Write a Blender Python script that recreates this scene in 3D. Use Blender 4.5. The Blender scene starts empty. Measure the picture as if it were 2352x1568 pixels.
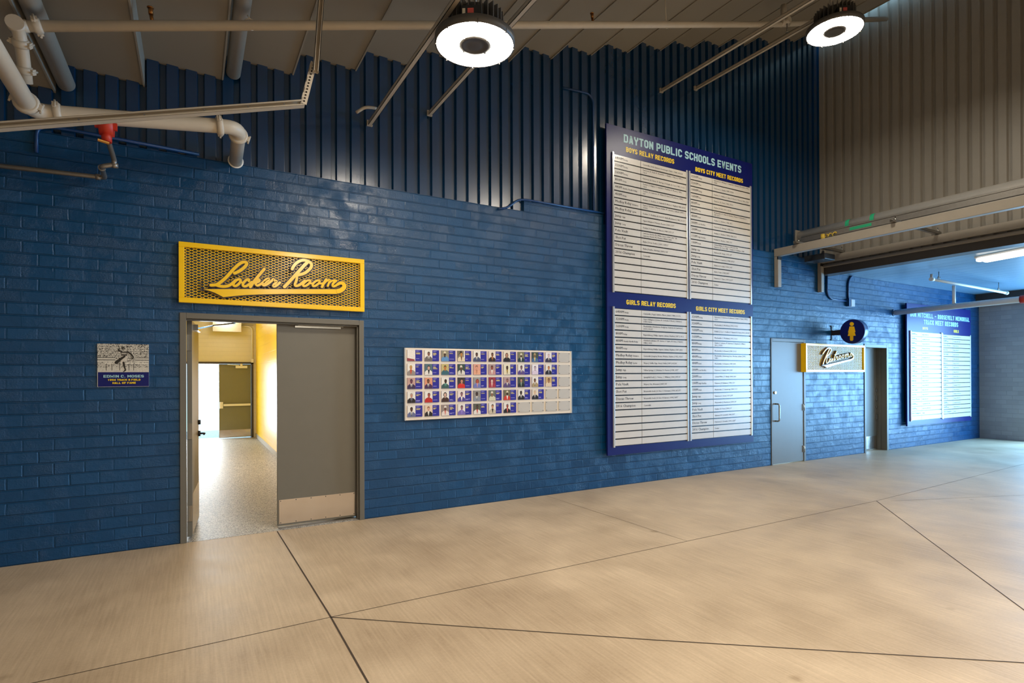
import bpy, bmesh, math, random
from mathutils import Vector, Matrix

S = bpy.context.scene
C = S.collection
random.seed(7)

# ---------------------------------------------------------------- camera
F_PX, CX, CY = 1280.32, 1176.0, 857.03
YAW, PITCH, ROLL = math.radians(60.277), math.radians(0.12615), math.radians(-0.23574)
CAM = Vector((0.0, -5.984, 1.5453))
_v = Vector((math.cos(YAW), math.sin(YAW), 0)); _r = Vector((math.sin(YAW), -math.cos(YAW), 0)); _u = Vector((0, 0, 1))
VIEW = _v * math.cos(PITCH) + _u * math.sin(PITCH)
_u2 = -_v * math.sin(PITCH) + _u * math.cos(PITCH)
RIGHT = _r * math.cos(ROLL) + _u2 * math.sin(ROLL)
UP = -_r * math.sin(ROLL) + _u2 * math.cos(ROLL)
cam_d = bpy.data.cameras.new('camera'); cam = bpy.data.objects.new('camera', cam_d); C.objects.link(cam)
cam_d.sensor_width = 36; cam_d.lens = 36 * F_PX / 2352; cam_d.shift_y = (CY - 784) / 2352; cam_d.clip_start = .05
cam.matrix_world = Matrix(((RIGHT.x, UP.x, -VIEW.x, CAM.x), (RIGHT.y, UP.y, -VIEW.y, CAM.y), (RIGHT.z, UP.z, -VIEW.z, CAM.z), (0, 0, 0, 1)))
S.camera = cam

# ---------------------------------------------------------------- view, sky, room and added lamps
S.view_settings.view_transform = 'Standard'
try: S.view_settings.look = 'None'
except Exception: pass
S.view_settings.exposure = 0.0; S.view_settings.gamma = 1; S.view_settings.use_curve_mapping = False
W = bpy.data.worlds.new('sky'); S.world = W; W.use_nodes = True
bg = W.node_tree.nodes['Background']; bg.inputs[0].default_value = (.42, .74, 1, 1); bg.inputs[1].default_value = 4.0

WARM = (1.0, .91, .76)
LAMP = 105.0          # lens radiance of the high bays
DAY = (.24, .57, 1.0)
def area(name, loc, aim, sx, sy, power, col, shape='RECTANGLE', spread=180):
    l = bpy.data.lights.new(name, 'AREA'); l.shape = shape; l.size = sx; l.size_y = sy; l.energy = power; l.color = col
    l.spread = math.radians(spread)
    o = bpy.data.objects.new(name, l); C.objects.link(o); o.location = loc
    o.rotation_euler = (Vector(aim) - Vector(loc)).to_track_quat('-Z', 'Y').to_euler()
    return o
# unseen area lamps added to light the hall, where further high bays would hang
for i, (x, y, z, p) in enumerate(((1.9, -6.6, 3.95, 140), (6.6, -6.6, 5.5, 175), (-3.0, -5.0, 2.75, 16), (-3.0, -9.0, 2.75, 16), (1.9, -10.2, 3.95, 130), (6.6, -10.2, 5.5, 160))):
    area('unseen_fill_lamp', (x, y, z), (x, y, 0), .6, .6, p, WARM, 'DISK')
# daylight at the big opening in the end wall and at the open door of the corridor
area('daylight_opening', (16.45, -4.5, 1.5), (0, -4.5, 1.5), 7.0, 2.9, 960, DAY)
area('daylight_corridor', (.02, 9.75, 1.0), (.4, 0, .8), 1.0, 1.8, 90, (.9, .96, 1))
area('corridor_lamp', (.2, 4.5, 2.85), (.2, 4.5, 0), .3, 2.4, 52, (1, .96, .90))

# ---------------------------------------------------------------- helpers
def at(px, py, y=0.0):
    d = RIGHT * ((px - CX) / F_PX) - UP * ((py - CY) / F_PX) + VIEW
    return CAM + d * ((y - CAM.y) / d.y)
def atx(px, py, x):
    d = RIGHT * ((px - CX) / F_PX) - UP * ((py - CY) / F_PX) + VIEW
    return CAM + d * ((x - CAM.x) / d.x)
def atz(px, py, z):
    d = RIGHT * ((px - CX) / F_PX) - UP * ((py - CY) / F_PX) + VIEW
    return CAM + d * ((z - CAM.z) / d.z)
def lin(r, g, b):
    f = lambda c: (c / 255) / 12.92 if c <= 10 else ((c / 255 + .055) / 1.055) ** 2.4
    return (f(r), f(g), f(b))

class MB:
    def __init__(s): s.v = []; s.f = []; s.c = []; s.smooth = []
    def add(s, vs, fs, col=None, sm=False):
        n = len(s.v); s.v += [Vector(p) for p in vs]
        for f in fs: s.f.append([n + i for i in f]); s.c.append(col); s.smooth.append(sm)
        return s
    def box(s, x0, x1, y0, y1, z0, z1, col=None):
        x0, x1 = sorted((x0, x1)); y0, y1 = sorted((y0, y1)); z0, z1 = sorted((z0, z1))
        return s.add([(x0,y0,z0),(x1,y0,z0),(x1,y1,z0),(x0,y1,z0),(x0,y0,z1),(x1,y0,z1),(x1,y1,z1),(x0,y1,z1)],
                     [(0,3,2,1),(4,5,6,7),(0,1,5,4),(1,2,6,5),(2,3,7,6),(3,0,4,7)], col)
    def bar(s, a, b, w, h, up=(0, 0, 1)):
        a, b = Vector(a), Vector(b); d = (b - a).normalized(); sd = d.cross(Vector(up)).normalized(); u = sd.cross(d).normalized()
        vs = [p + sd * (i * w / 2) + u * (j * h / 2) for p in (a, b) for i, j in ((-1,-1),(1,-1),(1,1),(-1,1))]
        return s.add(vs, [(0,1,2,3),(7,6,5,4),(0,4,5,1),(1,5,6,2),(2,6,7,3),(3,7,4,0)])
    def channel(s, a, b, w, h, t=.004, up=(0, 0, 1), lip=.009):
        # strut channel, open side towards +up
        a, b = Vector(a), Vector(b); d = (b - a).normalized(); sd = d.cross(Vector(up)).normalized(); u = sd.cross(d).normalized()
        def pc(i0, i1, j0, j1):
            vs = [p + sd * i + u * j for p in (a, b) for i, j in ((i0,j0),(i1,j0),(i1,j1),(i0,j1))]
            s.add(vs, [(0,1,2,3),(7,6,5,4),(0,4,5,1),(1,5,6,2),(2,6,7,3),(3,7,4,0)])
        pc(-w/2, w/2, -h/2, -h/2+t); pc(-w/2, -w/2+t, -h/2, h/2); pc(w/2-t, w/2, -h/2, h/2)
        pc(-w/2, -w/2+lip, h/2-t, h/2); pc(w/2-lip, w/2, h/2-t, h/2)
        return s
    def tube(s, pts, r, n=16, caps=True):
        pts = [Vector(p) for p in pts]; rs = r if isinstance(r, (list, tuple)) else [r] * len(pts)
        base = len(s.v); prev = None
        for i, p in enumerate(pts):
            t = (pts[min(i+1, len(pts)-1)] - pts[max(i-1, 0)]).normalized()
            if prev is None: nrm = t.orthogonal().normalized()
            else: nrm = (prev - t * prev.dot(t)).normalized()
            prev = nrm; bn = t.cross(nrm)
            for k in range(n):
                a = 2 * math.pi * k / n; s.v.append(p + (nrm * math.cos(a) + bn * math.sin(a)) * rs[i])
        for i in range(len(pts) - 1):
            for k in range(n):
                s.f.append([base+i*n+k, base+i*n+(k+1)%n, base+(i+1)*n+(k+1)%n, base+(i+1)*n+k]); s.c.append(None); s.smooth.append(True)
        if caps:
            s.f.append([base+k for k in range(n)][::-1]); s.f.append([base+(len(pts)-1)*n+k for k in range(n)]); s.c += [None]*2; s.smooth += [False]*2
        return s
    def lathe(s, prof, centre, n=40, axis='z', sm=True):
        # profile of (radius, height)
        c = Vector(centre); base = len(s.v); m = len(prof)
        for k in range(n):
            a = 2 * math.pi * k / n
            for r, h in prof:
                p = (r*math.cos(a), r*math.sin(a), h)
                if axis == 'x': p = (h, r*math.cos(a), r*math.sin(a))
                if axis == 'y': p = (r*math.cos(a), h, r*math.sin(a))
                s.v.append(c + Vector(p))
        for k in range(n):
            for i in range(m - 1):
                k2 = (k+1) % n
                s.f.append([base+k*m+i, base+k2*m+i, base+k2*m+i+1, base+k*m+i+1]); s.c.append(None); s.smooth.append(sm)
        return s
    def plate(s, poly, y0, y1, col=None):
        # polygon in x,z extruded from y0 (front) to y1
        n = len(poly); s.add([(x, y0, z) for x, z in poly] + [(x, y1, z) for x, z in poly],
            [list(range(n)), list(range(2*n-1, n-1, -1))] + [(i, n+i, n+(i+1) % n, (i+1) % n) for i in range(n)], col); return s
    def flat(s, poly, y, col=None):
        # flat print facing -y
        a = sum(poly[i][0]*poly[(i+1) % len(poly)][1] - poly[(i+1) % len(poly)][0]*poly[i][1] for i in range(len(poly)))
        if a < 0: poly = poly[::-1]
        return s.add([(x, y, z) for x, z in poly], [list(range(len(poly)))], col)
    def build(s, name, mat, parent=None, origin=None, bevel=0, sharp=False):
        me = bpy.data.meshes.new(name)
        if parent is not None: o0 = wloc(parent)
        elif origin is not None: o0 = Vector(origin)
        else:
            lo = [min(p[i] for p in s.v) for i in range(3)]; hi = [max(p[i] for p in s.v) for i in range(3)]
            o0 = Vector(((lo[0]+hi[0])/2, (lo[1]+hi[1])/2, lo[2]))
        me.from_pydata([tuple(p - o0) for p in s.v], [], s.f)
        if any(c is not None for c in s.c):
            at_ = me.color_attributes.new('print', 'FLOAT_COLOR', 'CORNER')
            for poly in me.polygons:
                c = s.c[poly.index] or (1, 1, 1)
                for li in poly.loop_indices: at_.data[li].color = (*c, 1)
        me.polygons.foreach_set('use_smooth', s.smooth)
        me.validate(); me.update()
        bm = bmesh.new(); bm.from_mesh(me)
        if not any(c is not None for c in s.c): bmesh.ops.recalc_face_normals(bm, faces=bm.faces)
        bm.to_mesh(me); bm.free()
        me.materials.append(mat)
        o = bpy.data.objects.new(name, me); C.objects.link(o)
        if parent is not None: o.parent = parent
        else: o.location = o0
        if bevel:
            md = o.modifiers.new('edge', 'BEVEL'); md.width = bevel; md.segments = 2; md.limit_method = 'ANGLE'; md.angle_limit = .6
        return o
def wloc(o):
    p = Vector(o.location)
    while o.parent: o = o.parent; p += o.location
    return p
def tag(o, label, cat, group=None):
    o['label'] = label; o['category'] = cat
    if group: o['group'] = group
    return o
def thing(name, loc, label, cat, group=None):
    o = bpy.data.objects.new(name, None); C.objects.link(o); o.location = loc; o.empty_display_size = .1
    return tag(o, label, cat, group)
def struct(o, label, cat='structure'):
    o['kind'] = 'structure'; o['label'] = label; o['category'] = cat; return o
def rounded(pts, r, n=6):
    pts = [Vector(p) for p in pts]; out = [pts[0]]
    for i in range(1, len(pts)-1):
        a, b, c = pts[i-1], pts[i], pts[i+1]; d1 = (a-b); d2 = (c-b)
        rr = min(r, d1.length*.49, d2.length*.49); p0 = b + d1.normalized()*rr; p2 = b + d2.normalized()*rr
        for k in range(n+1):
            t = k/n; out.append(p0*(1-t)**2 + b*2*t*(1-t) + p2*t*t)
    out.append(pts[-1]); return out

# thick strokes in the x,z plane
def catmull(p, n=5, closed=False):
    m = len(p); out = []
    for i in range(m if closed else m-1):
        g = lambda k: p[k % m] if closed else p[max(0, min(m-1, k))]
        a, b, c, d = g(i-1), g(i), g(i+1), g(i+2)
        for k in range(n):
            t = k/n
            out.append(tuple(.5*(2*b[j] + (c[j]-a[j])*t + (2*a[j]-5*b[j]+4*c[j]-d[j])*t*t + (3*b[j]-a[j]-3*c[j]+d[j])*t**3) for j in range(len(b))))
    if not closed: out.append(tuple(p[-1]))
    return out
_lay = [0]
def stroke(mb, pts, w, y0, y1, closed=False, rnd=True, col=None):
    _lay[0] = (_lay[0] + 1) % 23; y0 = y0 - _lay[0]*.00012      # overlapping strokes sit on slightly different planes
    n = len(pts)
    if not closed and rnd:
        def ext(a, b, ww):
            d = Vector((a[0]-b[0], a[1]-b[1])); d.normalize(); return d
    L = []; R = []
    for i in range(n):
        ww = (w[i] if isinstance(w, list) else w) / 2
        p = Vector(pts[i][:2])
        a = Vector(pts[i-1][:2]) if (i > 0 or closed) else None
        b = Vector(pts[(i+1) % n][:2]) if (i < n-1 or closed) else None
        d1 = (p - a).normalized() if a is not None else None; d2 = (b - p).normalized() if b is not None else None
        if d1 is None: d1 = d2
        if d2 is None: d2 = d1
        nn = Vector((-(d1.y+d2.y), d1.x+d2.x))
        if nn.length < 1e-6: nn = Vector((-d1.y, d1.x))
        nn.normalize(); k = ww / max(.45, nn.dot(Vector((-d1.y, d1.x))))
        L.append(p + nn*k); R.append(p - nn*k)
    m = n if closed else n-1
    vs = [(q.x, y0, q.y) for q in L] + [(q.x, y0, q.y) for q in R] + [(q.x, y1, q.y) for q in L] + [(q.x, y1, q.y) for q in R]
    fs = []
    for i in range(m):
        j = (i+1) % n
        fs += [(i, j, n+j, n+i), (2*n+i, 2*n+j, j, i), (n+i, n+j, 3*n+j, 3*n+i)]
    if not closed: fs += [(0, n, 3*n, 2*n), (n-1, 3*n-1, 4*n-1, 2*n-1)]
    mb.add(vs, fs, col)
    if not closed and rnd:
        for e in (0, n-1):
            ww = (w[e] if isinstance(w, list) else w) / 2
            mb.plate([(pts[e][0] + ww*math.cos(t*math.pi/6), pts[e][1] + ww*math.sin(t*math.pi/6)) for t in range(12)], y0 - .00005, y1, col)

# ---------------------------------------------------------------- materials
def nodes(m): return m.node_tree.nodes, m.node_tree.links
def mat(name, col, rough=.5, metal=0, noise=0, nscale=8, bump=0, bscale=60, coat=0, spec=.5, emit=0):
    m = bpy.data.materials.new(name); m.use_nodes = True; N, L = nodes(m); b = N['Principled BSDF']
    b.inputs['Base Color'].default_value = (*col, 1); b.inputs['Roughness'].default_value = rough; b.inputs['Metallic'].default_value = metal
    b.inputs['Coat Weight'].default_value = coat; b.inputs['Coat Roughness'].default_value = .15; b.inputs['Specular IOR Level'].default_value = spec
    tc = N.new('ShaderNodeTexCoord')
    nz = N.new('ShaderNodeTexNoise'); nz.inputs['Scale'].default_value = nscale; nz.inputs['Detail'].default_value = 6; L.new(tc.outputs['Object'], nz.inputs['Vector'])
    rp = N.new('ShaderNodeMix'); rp.data_type = 'RGBA'
    k = 1 - max(noise, .04); rp.inputs[6].default_value = (*[c*k for c in col], 1); rp.inputs[7].default_value = (*[min(1, c/k) for c in col], 1)
    L.new(nz.outputs['Fac'], rp.inputs[0]); L.new(rp.outputs[2], b.inputs['Base Color'])
    if bump:
        n2 = N.new('ShaderNodeTexNoise'); n2.inputs['Scale'].default_value = bscale; L.new(tc.outputs['Object'], n2.inputs['Vector'])
        bp = N.new('ShaderNodeBump'); bp.inputs['Strength'].default_value = bump; bp.inputs['Distance'].default_value = .01
        L.new(n2.outputs['Fac'], bp.inputs['Height']); L.new(bp.outputs['Normal'], b.inputs['Normal'])
    if emit:
        b.inputs['Emission Color'].default_value = (*col, 1); b.inputs['Emission Strength'].default_value = emit
    return m

def masonry(name, col, axes, bw, bh, mortar, rough, bump, dist, offset=.5, noise=.25, rough_var=.12, mk=.9, spec=.5, worn=0.0):
    """painted masonry: level bed joints, head joints partly filled by paint (worn), proud bricks with their own grain"""
    m = bpy.data.materials.new(name); m.use_nodes = True; N, L = nodes(m); b = N['Principled BSDF']; b.inputs['Specular IOR Level'].default_value = spec
    def math_(op, a, bb=None, c=None):
        n = N.new('ShaderNodeMath'); n.operation = op
        for i, q in enumerate((a, bb, c)):
            if q is None: continue
            if isinstance(q, (int, float)): n.inputs[i].default_value = q
            else: L.new(q, n.inputs[i])
        return n.outputs[0]
    tc = N.new('ShaderNodeTexCoord'); sp = N.new('ShaderNodeSeparateXYZ'); L.new(tc.outputs['Object'], sp.inputs[0])
    cb = N.new('ShaderNodeCombineXYZ'); L.new(sp.outputs[axes[0]], cb.inputs[0]); L.new(sp.outputs[axes[1]], cb.inputs[1])
    def noise_(sc, det, rg=.5):
        n = N.new('ShaderNodeTexNoise'); n.inputs['Scale'].default_value = sc; n.inputs['Detail'].default_value = det; n.inputs['Roughness'].default_value = rg; L.new(cb.outputs[0], n.inputs['Vector']); return n
    wn = noise_(4.2, 5, .6)
    ws = N.new('ShaderNodeVectorMath'); ws.operation = 'SUBTRACT'; ws.inputs[1].default_value = (.5, .5, .5); L.new(wn.outputs['Color'], ws.inputs[0])
    wm = N.new('ShaderNodeVectorMath'); wm.operation = 'MULTIPLY'; wm.inputs[1].default_value = (dist, dist*.4, 0); L.new(ws.outputs[0], wm.inputs[0])
    wa = N.new('ShaderNodeVectorMath'); wa.operation = 'ADD'; L.new(cb.outputs[0], wa.inputs[0]); L.new(wm.outputs[0], wa.inputs[1])
    def brick(width):
        br = N.new('ShaderNodeTexBrick'); br.offset = offset; br.inputs['Scale'].default_value = 1; br.inputs['Brick Width'].default_value = width; br.inputs['Row Height'].default_value = bh
        br.inputs['Mortar Size'].default_value = mortar; br.inputs['Mortar Smooth'].default_value = .6; br.inputs['Bias'].default_value = 0
        br.inputs['Color1'].default_value = (0, 0, 0, 1); br.inputs['Color2'].default_value = (1, 1, 1, 1); br.inputs['Mortar'].default_value = (.5, .5, .5, 1)
        L.new(wa.outputs[0], br.inputs['Vector']); return br
    br = brick(bw); bed = brick(400.0)
    n1 = noise_(1.3, 8); fill = noise_(2.3, 3); n2 = noise_(70, 6, .7); n3 = noise_(11, 4, .6)
    rg = N.new('ShaderNodeRGBToBW'); L.new(br.outputs['Color'], rg.inputs[0])
    mr = N.new('ShaderNodeMapRange'); mr.inputs['From Min'].default_value = .46; mr.inputs['From Max'].default_value = .64; mr.inputs['To Min'].default_value = 1 - worn; L.new(fill.outputs['Fac'], mr.inputs[0])
    fac = math_('MAXIMUM', math_('MULTIPLY', math_('MULTIPLY', br.outputs['Fac'], .65), mr.outputs[0]), math_('MULTIPLY', bed.outputs['Fac'], 1.0))
    mx = N.new('ShaderNodeMix'); mx.data_type = 'RGBA'; k = 1 - noise
    mx.inputs[6].default_value = (*[c*k for c in col], 1); mx.inputs[7].default_value = (*[min(1, c*(1+noise)) for c in col], 1)
    L.new(math_('MULTIPLY_ADD', rg.outputs[0], .35, math_('MULTIPLY', n1.outputs['Fac'], .65)), mx.inputs[0])
    mm = N.new('ShaderNodeMix'); mm.data_type = 'RGBA'; mm.inputs[7].default_value = (*[c*mk for c in col], 1); L.new(fac, mm.inputs[0]); L.new(mx.outputs[2], mm.inputs[6])
    L.new(mm.outputs[2], b.inputs['Base Color'])
    L.new(math_('MULTIPLY_ADD', rg.outputs[0], rough_var, rough - rough_var/2), b.inputs['Roughness'])
    # grain comes and goes in patches
    pt = N.new('ShaderNodeMapRange'); pt.inputs['From Min'].default_value = .45; pt.inputs['From Max'].default_value = .68; L.new(wn.outputs['Fac'], pt.inputs[0])
    grain = math_('MULTIPLY', n2.outputs['Fac'], math_('MULTIPLY_ADD', pt.outputs[0], .75, .12))
    h = math_('MULTIPLY_ADD', n3.outputs['Fac'], .55, grain); h = math_('MULTIPLY_ADD', rg.outputs[0], .35, h); h = math_('MULTIPLY_ADD', fac, -1.0, h)
    bp = N.new('ShaderNodeBump'); bp.inputs['Strength'].default_value = bump; bp.inputs['Distance'].default_value = .010
    L.new(h, bp.inputs['Height']); L.new(bp.outputs['Normal'], b.inputs['Normal'])
    return m

def concrete(name, c1, c2, rough):
    m = bpy.data.materials.new(name); m.use_nodes = True; N, L = nodes(m); b = N['Principled BSDF']
    tc = N.new('ShaderNodeTexCoord')
    def noise(sc, det, stretch=None, dist=0):
        n = N.new('ShaderNodeTexNoise'); n.inputs['Scale'].default_value = sc; n.inputs['Detail'].default_value = det; n.inputs['Distortion'].default_value = dist
        if stretch:
            mp = N.new('ShaderNodeMapping'); mp.inputs['Scale'].default_value = stretch; L.new(tc.outputs['Object'], mp.inputs['Vector']); L.new(mp.outputs[0], n.inputs['Vector'])
        else: L.new(tc.outputs['Object'], n.inputs['Vector'])
        return n
    big = noise(.55, 6, None, .6); mid = noise(2.6, 8); fine = noise(60, 4); broom = noise(7, 5, (9, .35, 1))
    def math_(op, a, bb, c=None):
        n = N.new('ShaderNodeMath'); n.operation = op
        for i, q in enumerate((a, bb, c)):
            if q is None: continue
            if isinstance(q, (int, float)): n.inputs[i].default_value = q
            else: L.new(q, n.inputs[i])
        return n.outputs[0]
    s1 = math_('MULTIPLY_ADD', big.outputs['Fac'], .55, math_('MULTIPLY', mid.outputs['Fac'], .3))
    s2 = math_('MULTIPLY_ADD', broom.outputs['Fac'], .28, s1); s3 = math_('MULTIPLY_ADD', fine.outputs['Fac'], .12, s2)
    cr = N.new('ShaderNodeValToRGB'); cr.color_ramp.elements[0].position = .42; cr.color_ramp.elements[1].position = .8
    cr.color_ramp.elements[0].color = (*c1, 1); cr.color_ramp.elements[1].color = (*c2, 1); L.new(s3, cr.inputs[0])
    # a few small stains
    vo = N.new('ShaderNodeTexVoronoi'); vo.inputs['Scale'].default_value = 1.1; vo.inputs['Randomness'].default_value = 1; L.new(tc.outputs['Object'], vo.inputs['Vector'])
    st = N.new('ShaderNodeValToRGB'); st.color_ramp.elements[0].position = .02; st.color_ramp.elements[1].position = .05
    st.color_ramp.elements[0].color = (.72, .68, .62, 1); st.color_ramp.elements[1].color = (1, 1, 1, 1)
    vd = math_('MULTIPLY_ADD', mid.outputs['Fac'], .09, math_('ADD', vo.outputs['Distance'], -.045)); L.new(vd, st.inputs[0])
    mu = N.new('ShaderNodeMix'); mu.data_type = 'RGBA'; mu.blend_type = 'MULTIPLY'; mu.inputs[0].default_value = 1; L.new(cr.outputs[0], mu.inputs[6]); L.new(st.outputs[0], mu.inputs[7])
    L.new(mu.outputs[2], b.inputs['Base Color'])
    L.new(math_('MULTIPLY_ADD', mid.outputs['Fac'], .25, rough - .12), b.inputs['Roughness'])
    bp = N.new('ShaderNodeBump'); bp.inputs['Strength'].default_value = .12; bp.inputs['Distance'].default_value = .003
    L.new(math_('ADD', fine.outputs['Fac'], broom.outputs['Fac']), bp.inputs['Height']); L.new(bp.outputs[0], b.inputs['Normal'])
    return m

def printed(name, rough=.35):
    m = bpy.data.materials.new(name); m.use_nodes = True; N, L = nodes(m); b = N['Principled BSDF']; b.inputs['Roughness'].default_value = rough
    a = N.new('ShaderNodeAttribute'); a.attribute_name = 'print'; a.attribute_type = 'GEOMETRY'
    tc = N.new('ShaderNodeTexCoord'); n = N.new('ShaderNodeTexNoise'); n.inputs['Scale'].default_value = 90; n.inputs['Detail'].default_value = 3; L.new(tc.outputs['Object'], n.inputs['Vector'])
    mp = N.new('ShaderNodeMapRange'); mp.inputs['To Min'].default_value = .7; mp.inputs['To Max'].default_value = 1.3; L.new(n.outputs['Fac'], mp.inputs[0])
    v = N.new('ShaderNodeVectorMath'); v.operation = 'SCALE'; L.new(a.outputs['Color'], v.inputs[0]); L.new(mp.outputs[0], v.inputs['Scale']); L.new(v.outputs[0], b.inputs['Base Color'])
    return m

BLUE = (.0003, .054, .150)
M = dict(
    brick=masonry('blue_painted_brick', BLUE, (0, 2), .2045, .1025, .0085, .33, .8, .022, spec=.5, worn=.97, noise=.3),
    clad=mat('blue_painted_metal', (.0004, .037, .108), .24, noise=.08, spec=1.0, coat=.6),
    greyclad=mat('grey_painted_metal', lin(150, 144, 134), .42, noise=.05, spec=.35),
    cmu=masonry('grey_painted_block', lin(160, 152, 148), (1, 2), .2045, .1025, .006, .5, .4, .012, worn=.6),
    ceil=mat('cream_painted_steel', lin(148, 140, 126), .55, noise=.06, nscale=2),
    soffit=None,
    floor=concrete('hall_concrete', lin(160, 136, 107), lin(217, 193, 162), .5),
    joint=mat('dark_joint_filler', lin(70, 56, 42), .9),  # dark tone of the saw-cut floor joints
    taupe=mat('taupe_door_paint', lin(114, 109, 98), .38, noise=.05, bump=.05, bscale=220),
    taupe2=mat('taupe_frame_paint', lin(106, 101, 91), .4, noise=.05),
    steel=mat('brushed_stainless', lin(214, 204, 194), .2, 1, noise=.06, nscale=3, bump=.5, bscale=4.5),
    chrome=mat('satin_nickel', lin(190, 188, 182), .22, 1),
    yellow=mat('sign_yellow_paint', (1.0, .58, .0), .32, noise=.04, spec=.35, coat=.5),
    outline=mat('dark_purple_acrylic', lin(66, 58, 74), .4),
    navy=mat('navy_sign_panel', lin(14, 24, 98), .34, noise=.05, spec=.35),
    strip=mat('pale_record_strip', lin(214, 206, 196), .35, noise=.04, coat=.35),
    ink=mat('black_lettering', lin(36, 34, 38), .5),
    back=mat('dark_slot_backing', lin(30, 26, 26), .25),
    rail=mat('clear_edge_rail', lin(220, 222, 224), .2, .6),
    paleblue=mat('pale_blue_lettering', lin(168, 212, 220), .4),
    gold=mat('yellow_lettering', lin(255, 214, 20), .4),
    white=mat('white_gloss_paint', lin(232, 228, 220), .35),
    plaque=mat('plaque_blue', lin(46, 46, 150), .3), blank=mat('plaque_blank_grey', lin(196, 190, 182), .35),
    panel=mat('display_panel_ivory', lin(238, 224, 206), .35, noise=.04),
    ptext=mat('plaque_gold_text', lin(214, 196, 120), .5), ptext2=mat('plaque_pale_text', lin(176, 168, 220), .5),
    photo=printed('printed_photo', .32),
    pipe=mat('cream_pipe_paint', lin(196, 184, 166), .42, noise=.06, nscale=14),
    galv=mat('galvanised_pipe', lin(150, 144, 136), .38, .75, noise=.15, nscale=30),
    strut=mat('cream_strut_paint', lin(186, 174, 156), .42),
    red=mat('red_fitting', lin(190, 48, 26), .45), brass=mat('brass_sprinkler', lin(150, 100, 50), .35, .8),
    tag=mat('orange_paper_tag', lin(226, 160, 70), .7),
    tubegrey=mat('grey_tube_steel', lin(150, 142, 130), .42, noise=.06),
    shiny=mat('bright_aluminium', lin(226, 220, 210), .3, .5, noise=.05), tape=mat('green_masking_tape', lin(40, 170, 120), .55),
    cord=mat('yellow_cord', lin(206, 172, 60), .6), black=mat('black_housing', lin(34, 33, 33), .45), darkgrey=mat('dark_grey_casting', lin(84, 80, 76), .45),
    darksteel=mat('dark_grey_steel', lin(62, 57, 52), .5), labelred=mat('red_label', lin(214, 90, 80), .6), labelwhite=mat('white_label', lin(226, 214, 190), .6),
    conduit=mat('blue_painted_conduit', lin(16, 60, 110), .35), boxwhite=mat('white_junction_box', lin(214, 218, 222), .45),
    cream=masonry('cream_painted_block', lin(216, 208, 184), (0, 2), .6, .102, .005, .5, .3, .006, noise=.05, worn=1),
    yblock=masonry('yellow_painted_block', lin(255, 214, 20), (1, 2), .406, .203, .006, .3, .2, .006, noise=.02, rough_var=.02),
    olive=mat('olive_grey_door_paint', lin(122, 120, 96), .42), cplain=mat('corridor_white_paint', lin(232, 228, 214), .6),
    coving=mat('grey_cove_base', lin(170, 166, 158), .5),
    blackiron=mat('black_iron_bracket', lin(24, 24, 28), .5), rim=mat('silver_sign_rim', lin(70, 90, 130), .3, .3),
)
def planks(name, col):
    m = mat(name, col, .38); N, L = nodes(m); b = N['Principled BSDF']
    tc = N.new('ShaderNodeTexCoord'); sp = N.new('ShaderNodeSeparateXYZ'); L.new(tc.outputs['Object'], sp.inputs[0])
    a = N.new('ShaderNodeMath'); a.operation = 'PINGPONG'; a.inputs[1].default_value = .1525; L.new(sp.outputs[0], a.inputs[0])
    g = N.new('ShaderNodeMapRange'); g.inputs['From Min'].default_value = 0; g.inputs['From Max'].default_value = .008; L.new(a.outputs[0], g.inputs[0])
    bp = N.new('ShaderNodeBump'); bp.inputs['Strength'].default_value = .9; bp.inputs['Distance'].default_value = .012; L.new(g.outputs[0], bp.inputs['Height']); L.new(bp.outputs[0], b.inputs['Normal'])
    return m
M['soffit'] = planks('pale_blue_metal_plank_soffit', lin(106, 140, 164))
def speckle(name):
    m = bpy.data.materials.new(name); m.use_nodes = True; N, L = nodes(m); b = N['Principled BSDF']; b.inputs['Roughness'].default_value = .46
    tc = N.new('ShaderNodeTexCoord'); v = N.new('ShaderNodeTexVoronoi'); v.inputs['Scale'].default_value = 115; L.new(tc.outputs['Object'], v.inputs['Vector'])
    bw = N.new('ShaderNodeRGBToBW'); L.new(v.outputs['Color'], bw.inputs[0])
    cr = N.new('ShaderNodeValToRGB'); e = cr.color_ramp.elements; e[0].position = .2; e[0].color = (*lin(70, 68, 66), 1); e[1].position = .75; e[1].color = (*lin(196, 192, 186), 1)
    L.new(bw.outputs[0], cr.inputs[0]); L.new(cr.outputs[0], b.inputs['Base Color']); return m
M['epoxy'] = speckle('speckled_epoxy_floor')
def lamp_mat(name, col, k):
    m = bpy.data.materials.new(name); m.use_nodes = True; N, L = nodes(m); b = N['Principled BSDF']
    b.inputs['Base Color'].default_value = (.8, .8, .8, 1); b.inputs['Emission Color'].default_value = (*col, 1); b.inputs['Emission Strength'].default_value = k
    return m
M['lens'] = lamp_mat('high_bay_lens_glow', WARM, LAMP)
M['strip_lens'] = lamp_mat('strip_lamp_glow', (1, .95, .88), 4)
M['corr_lens'] = lamp_mat('corridor_lamp_glow', (1, .97, .9), 6)

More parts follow.
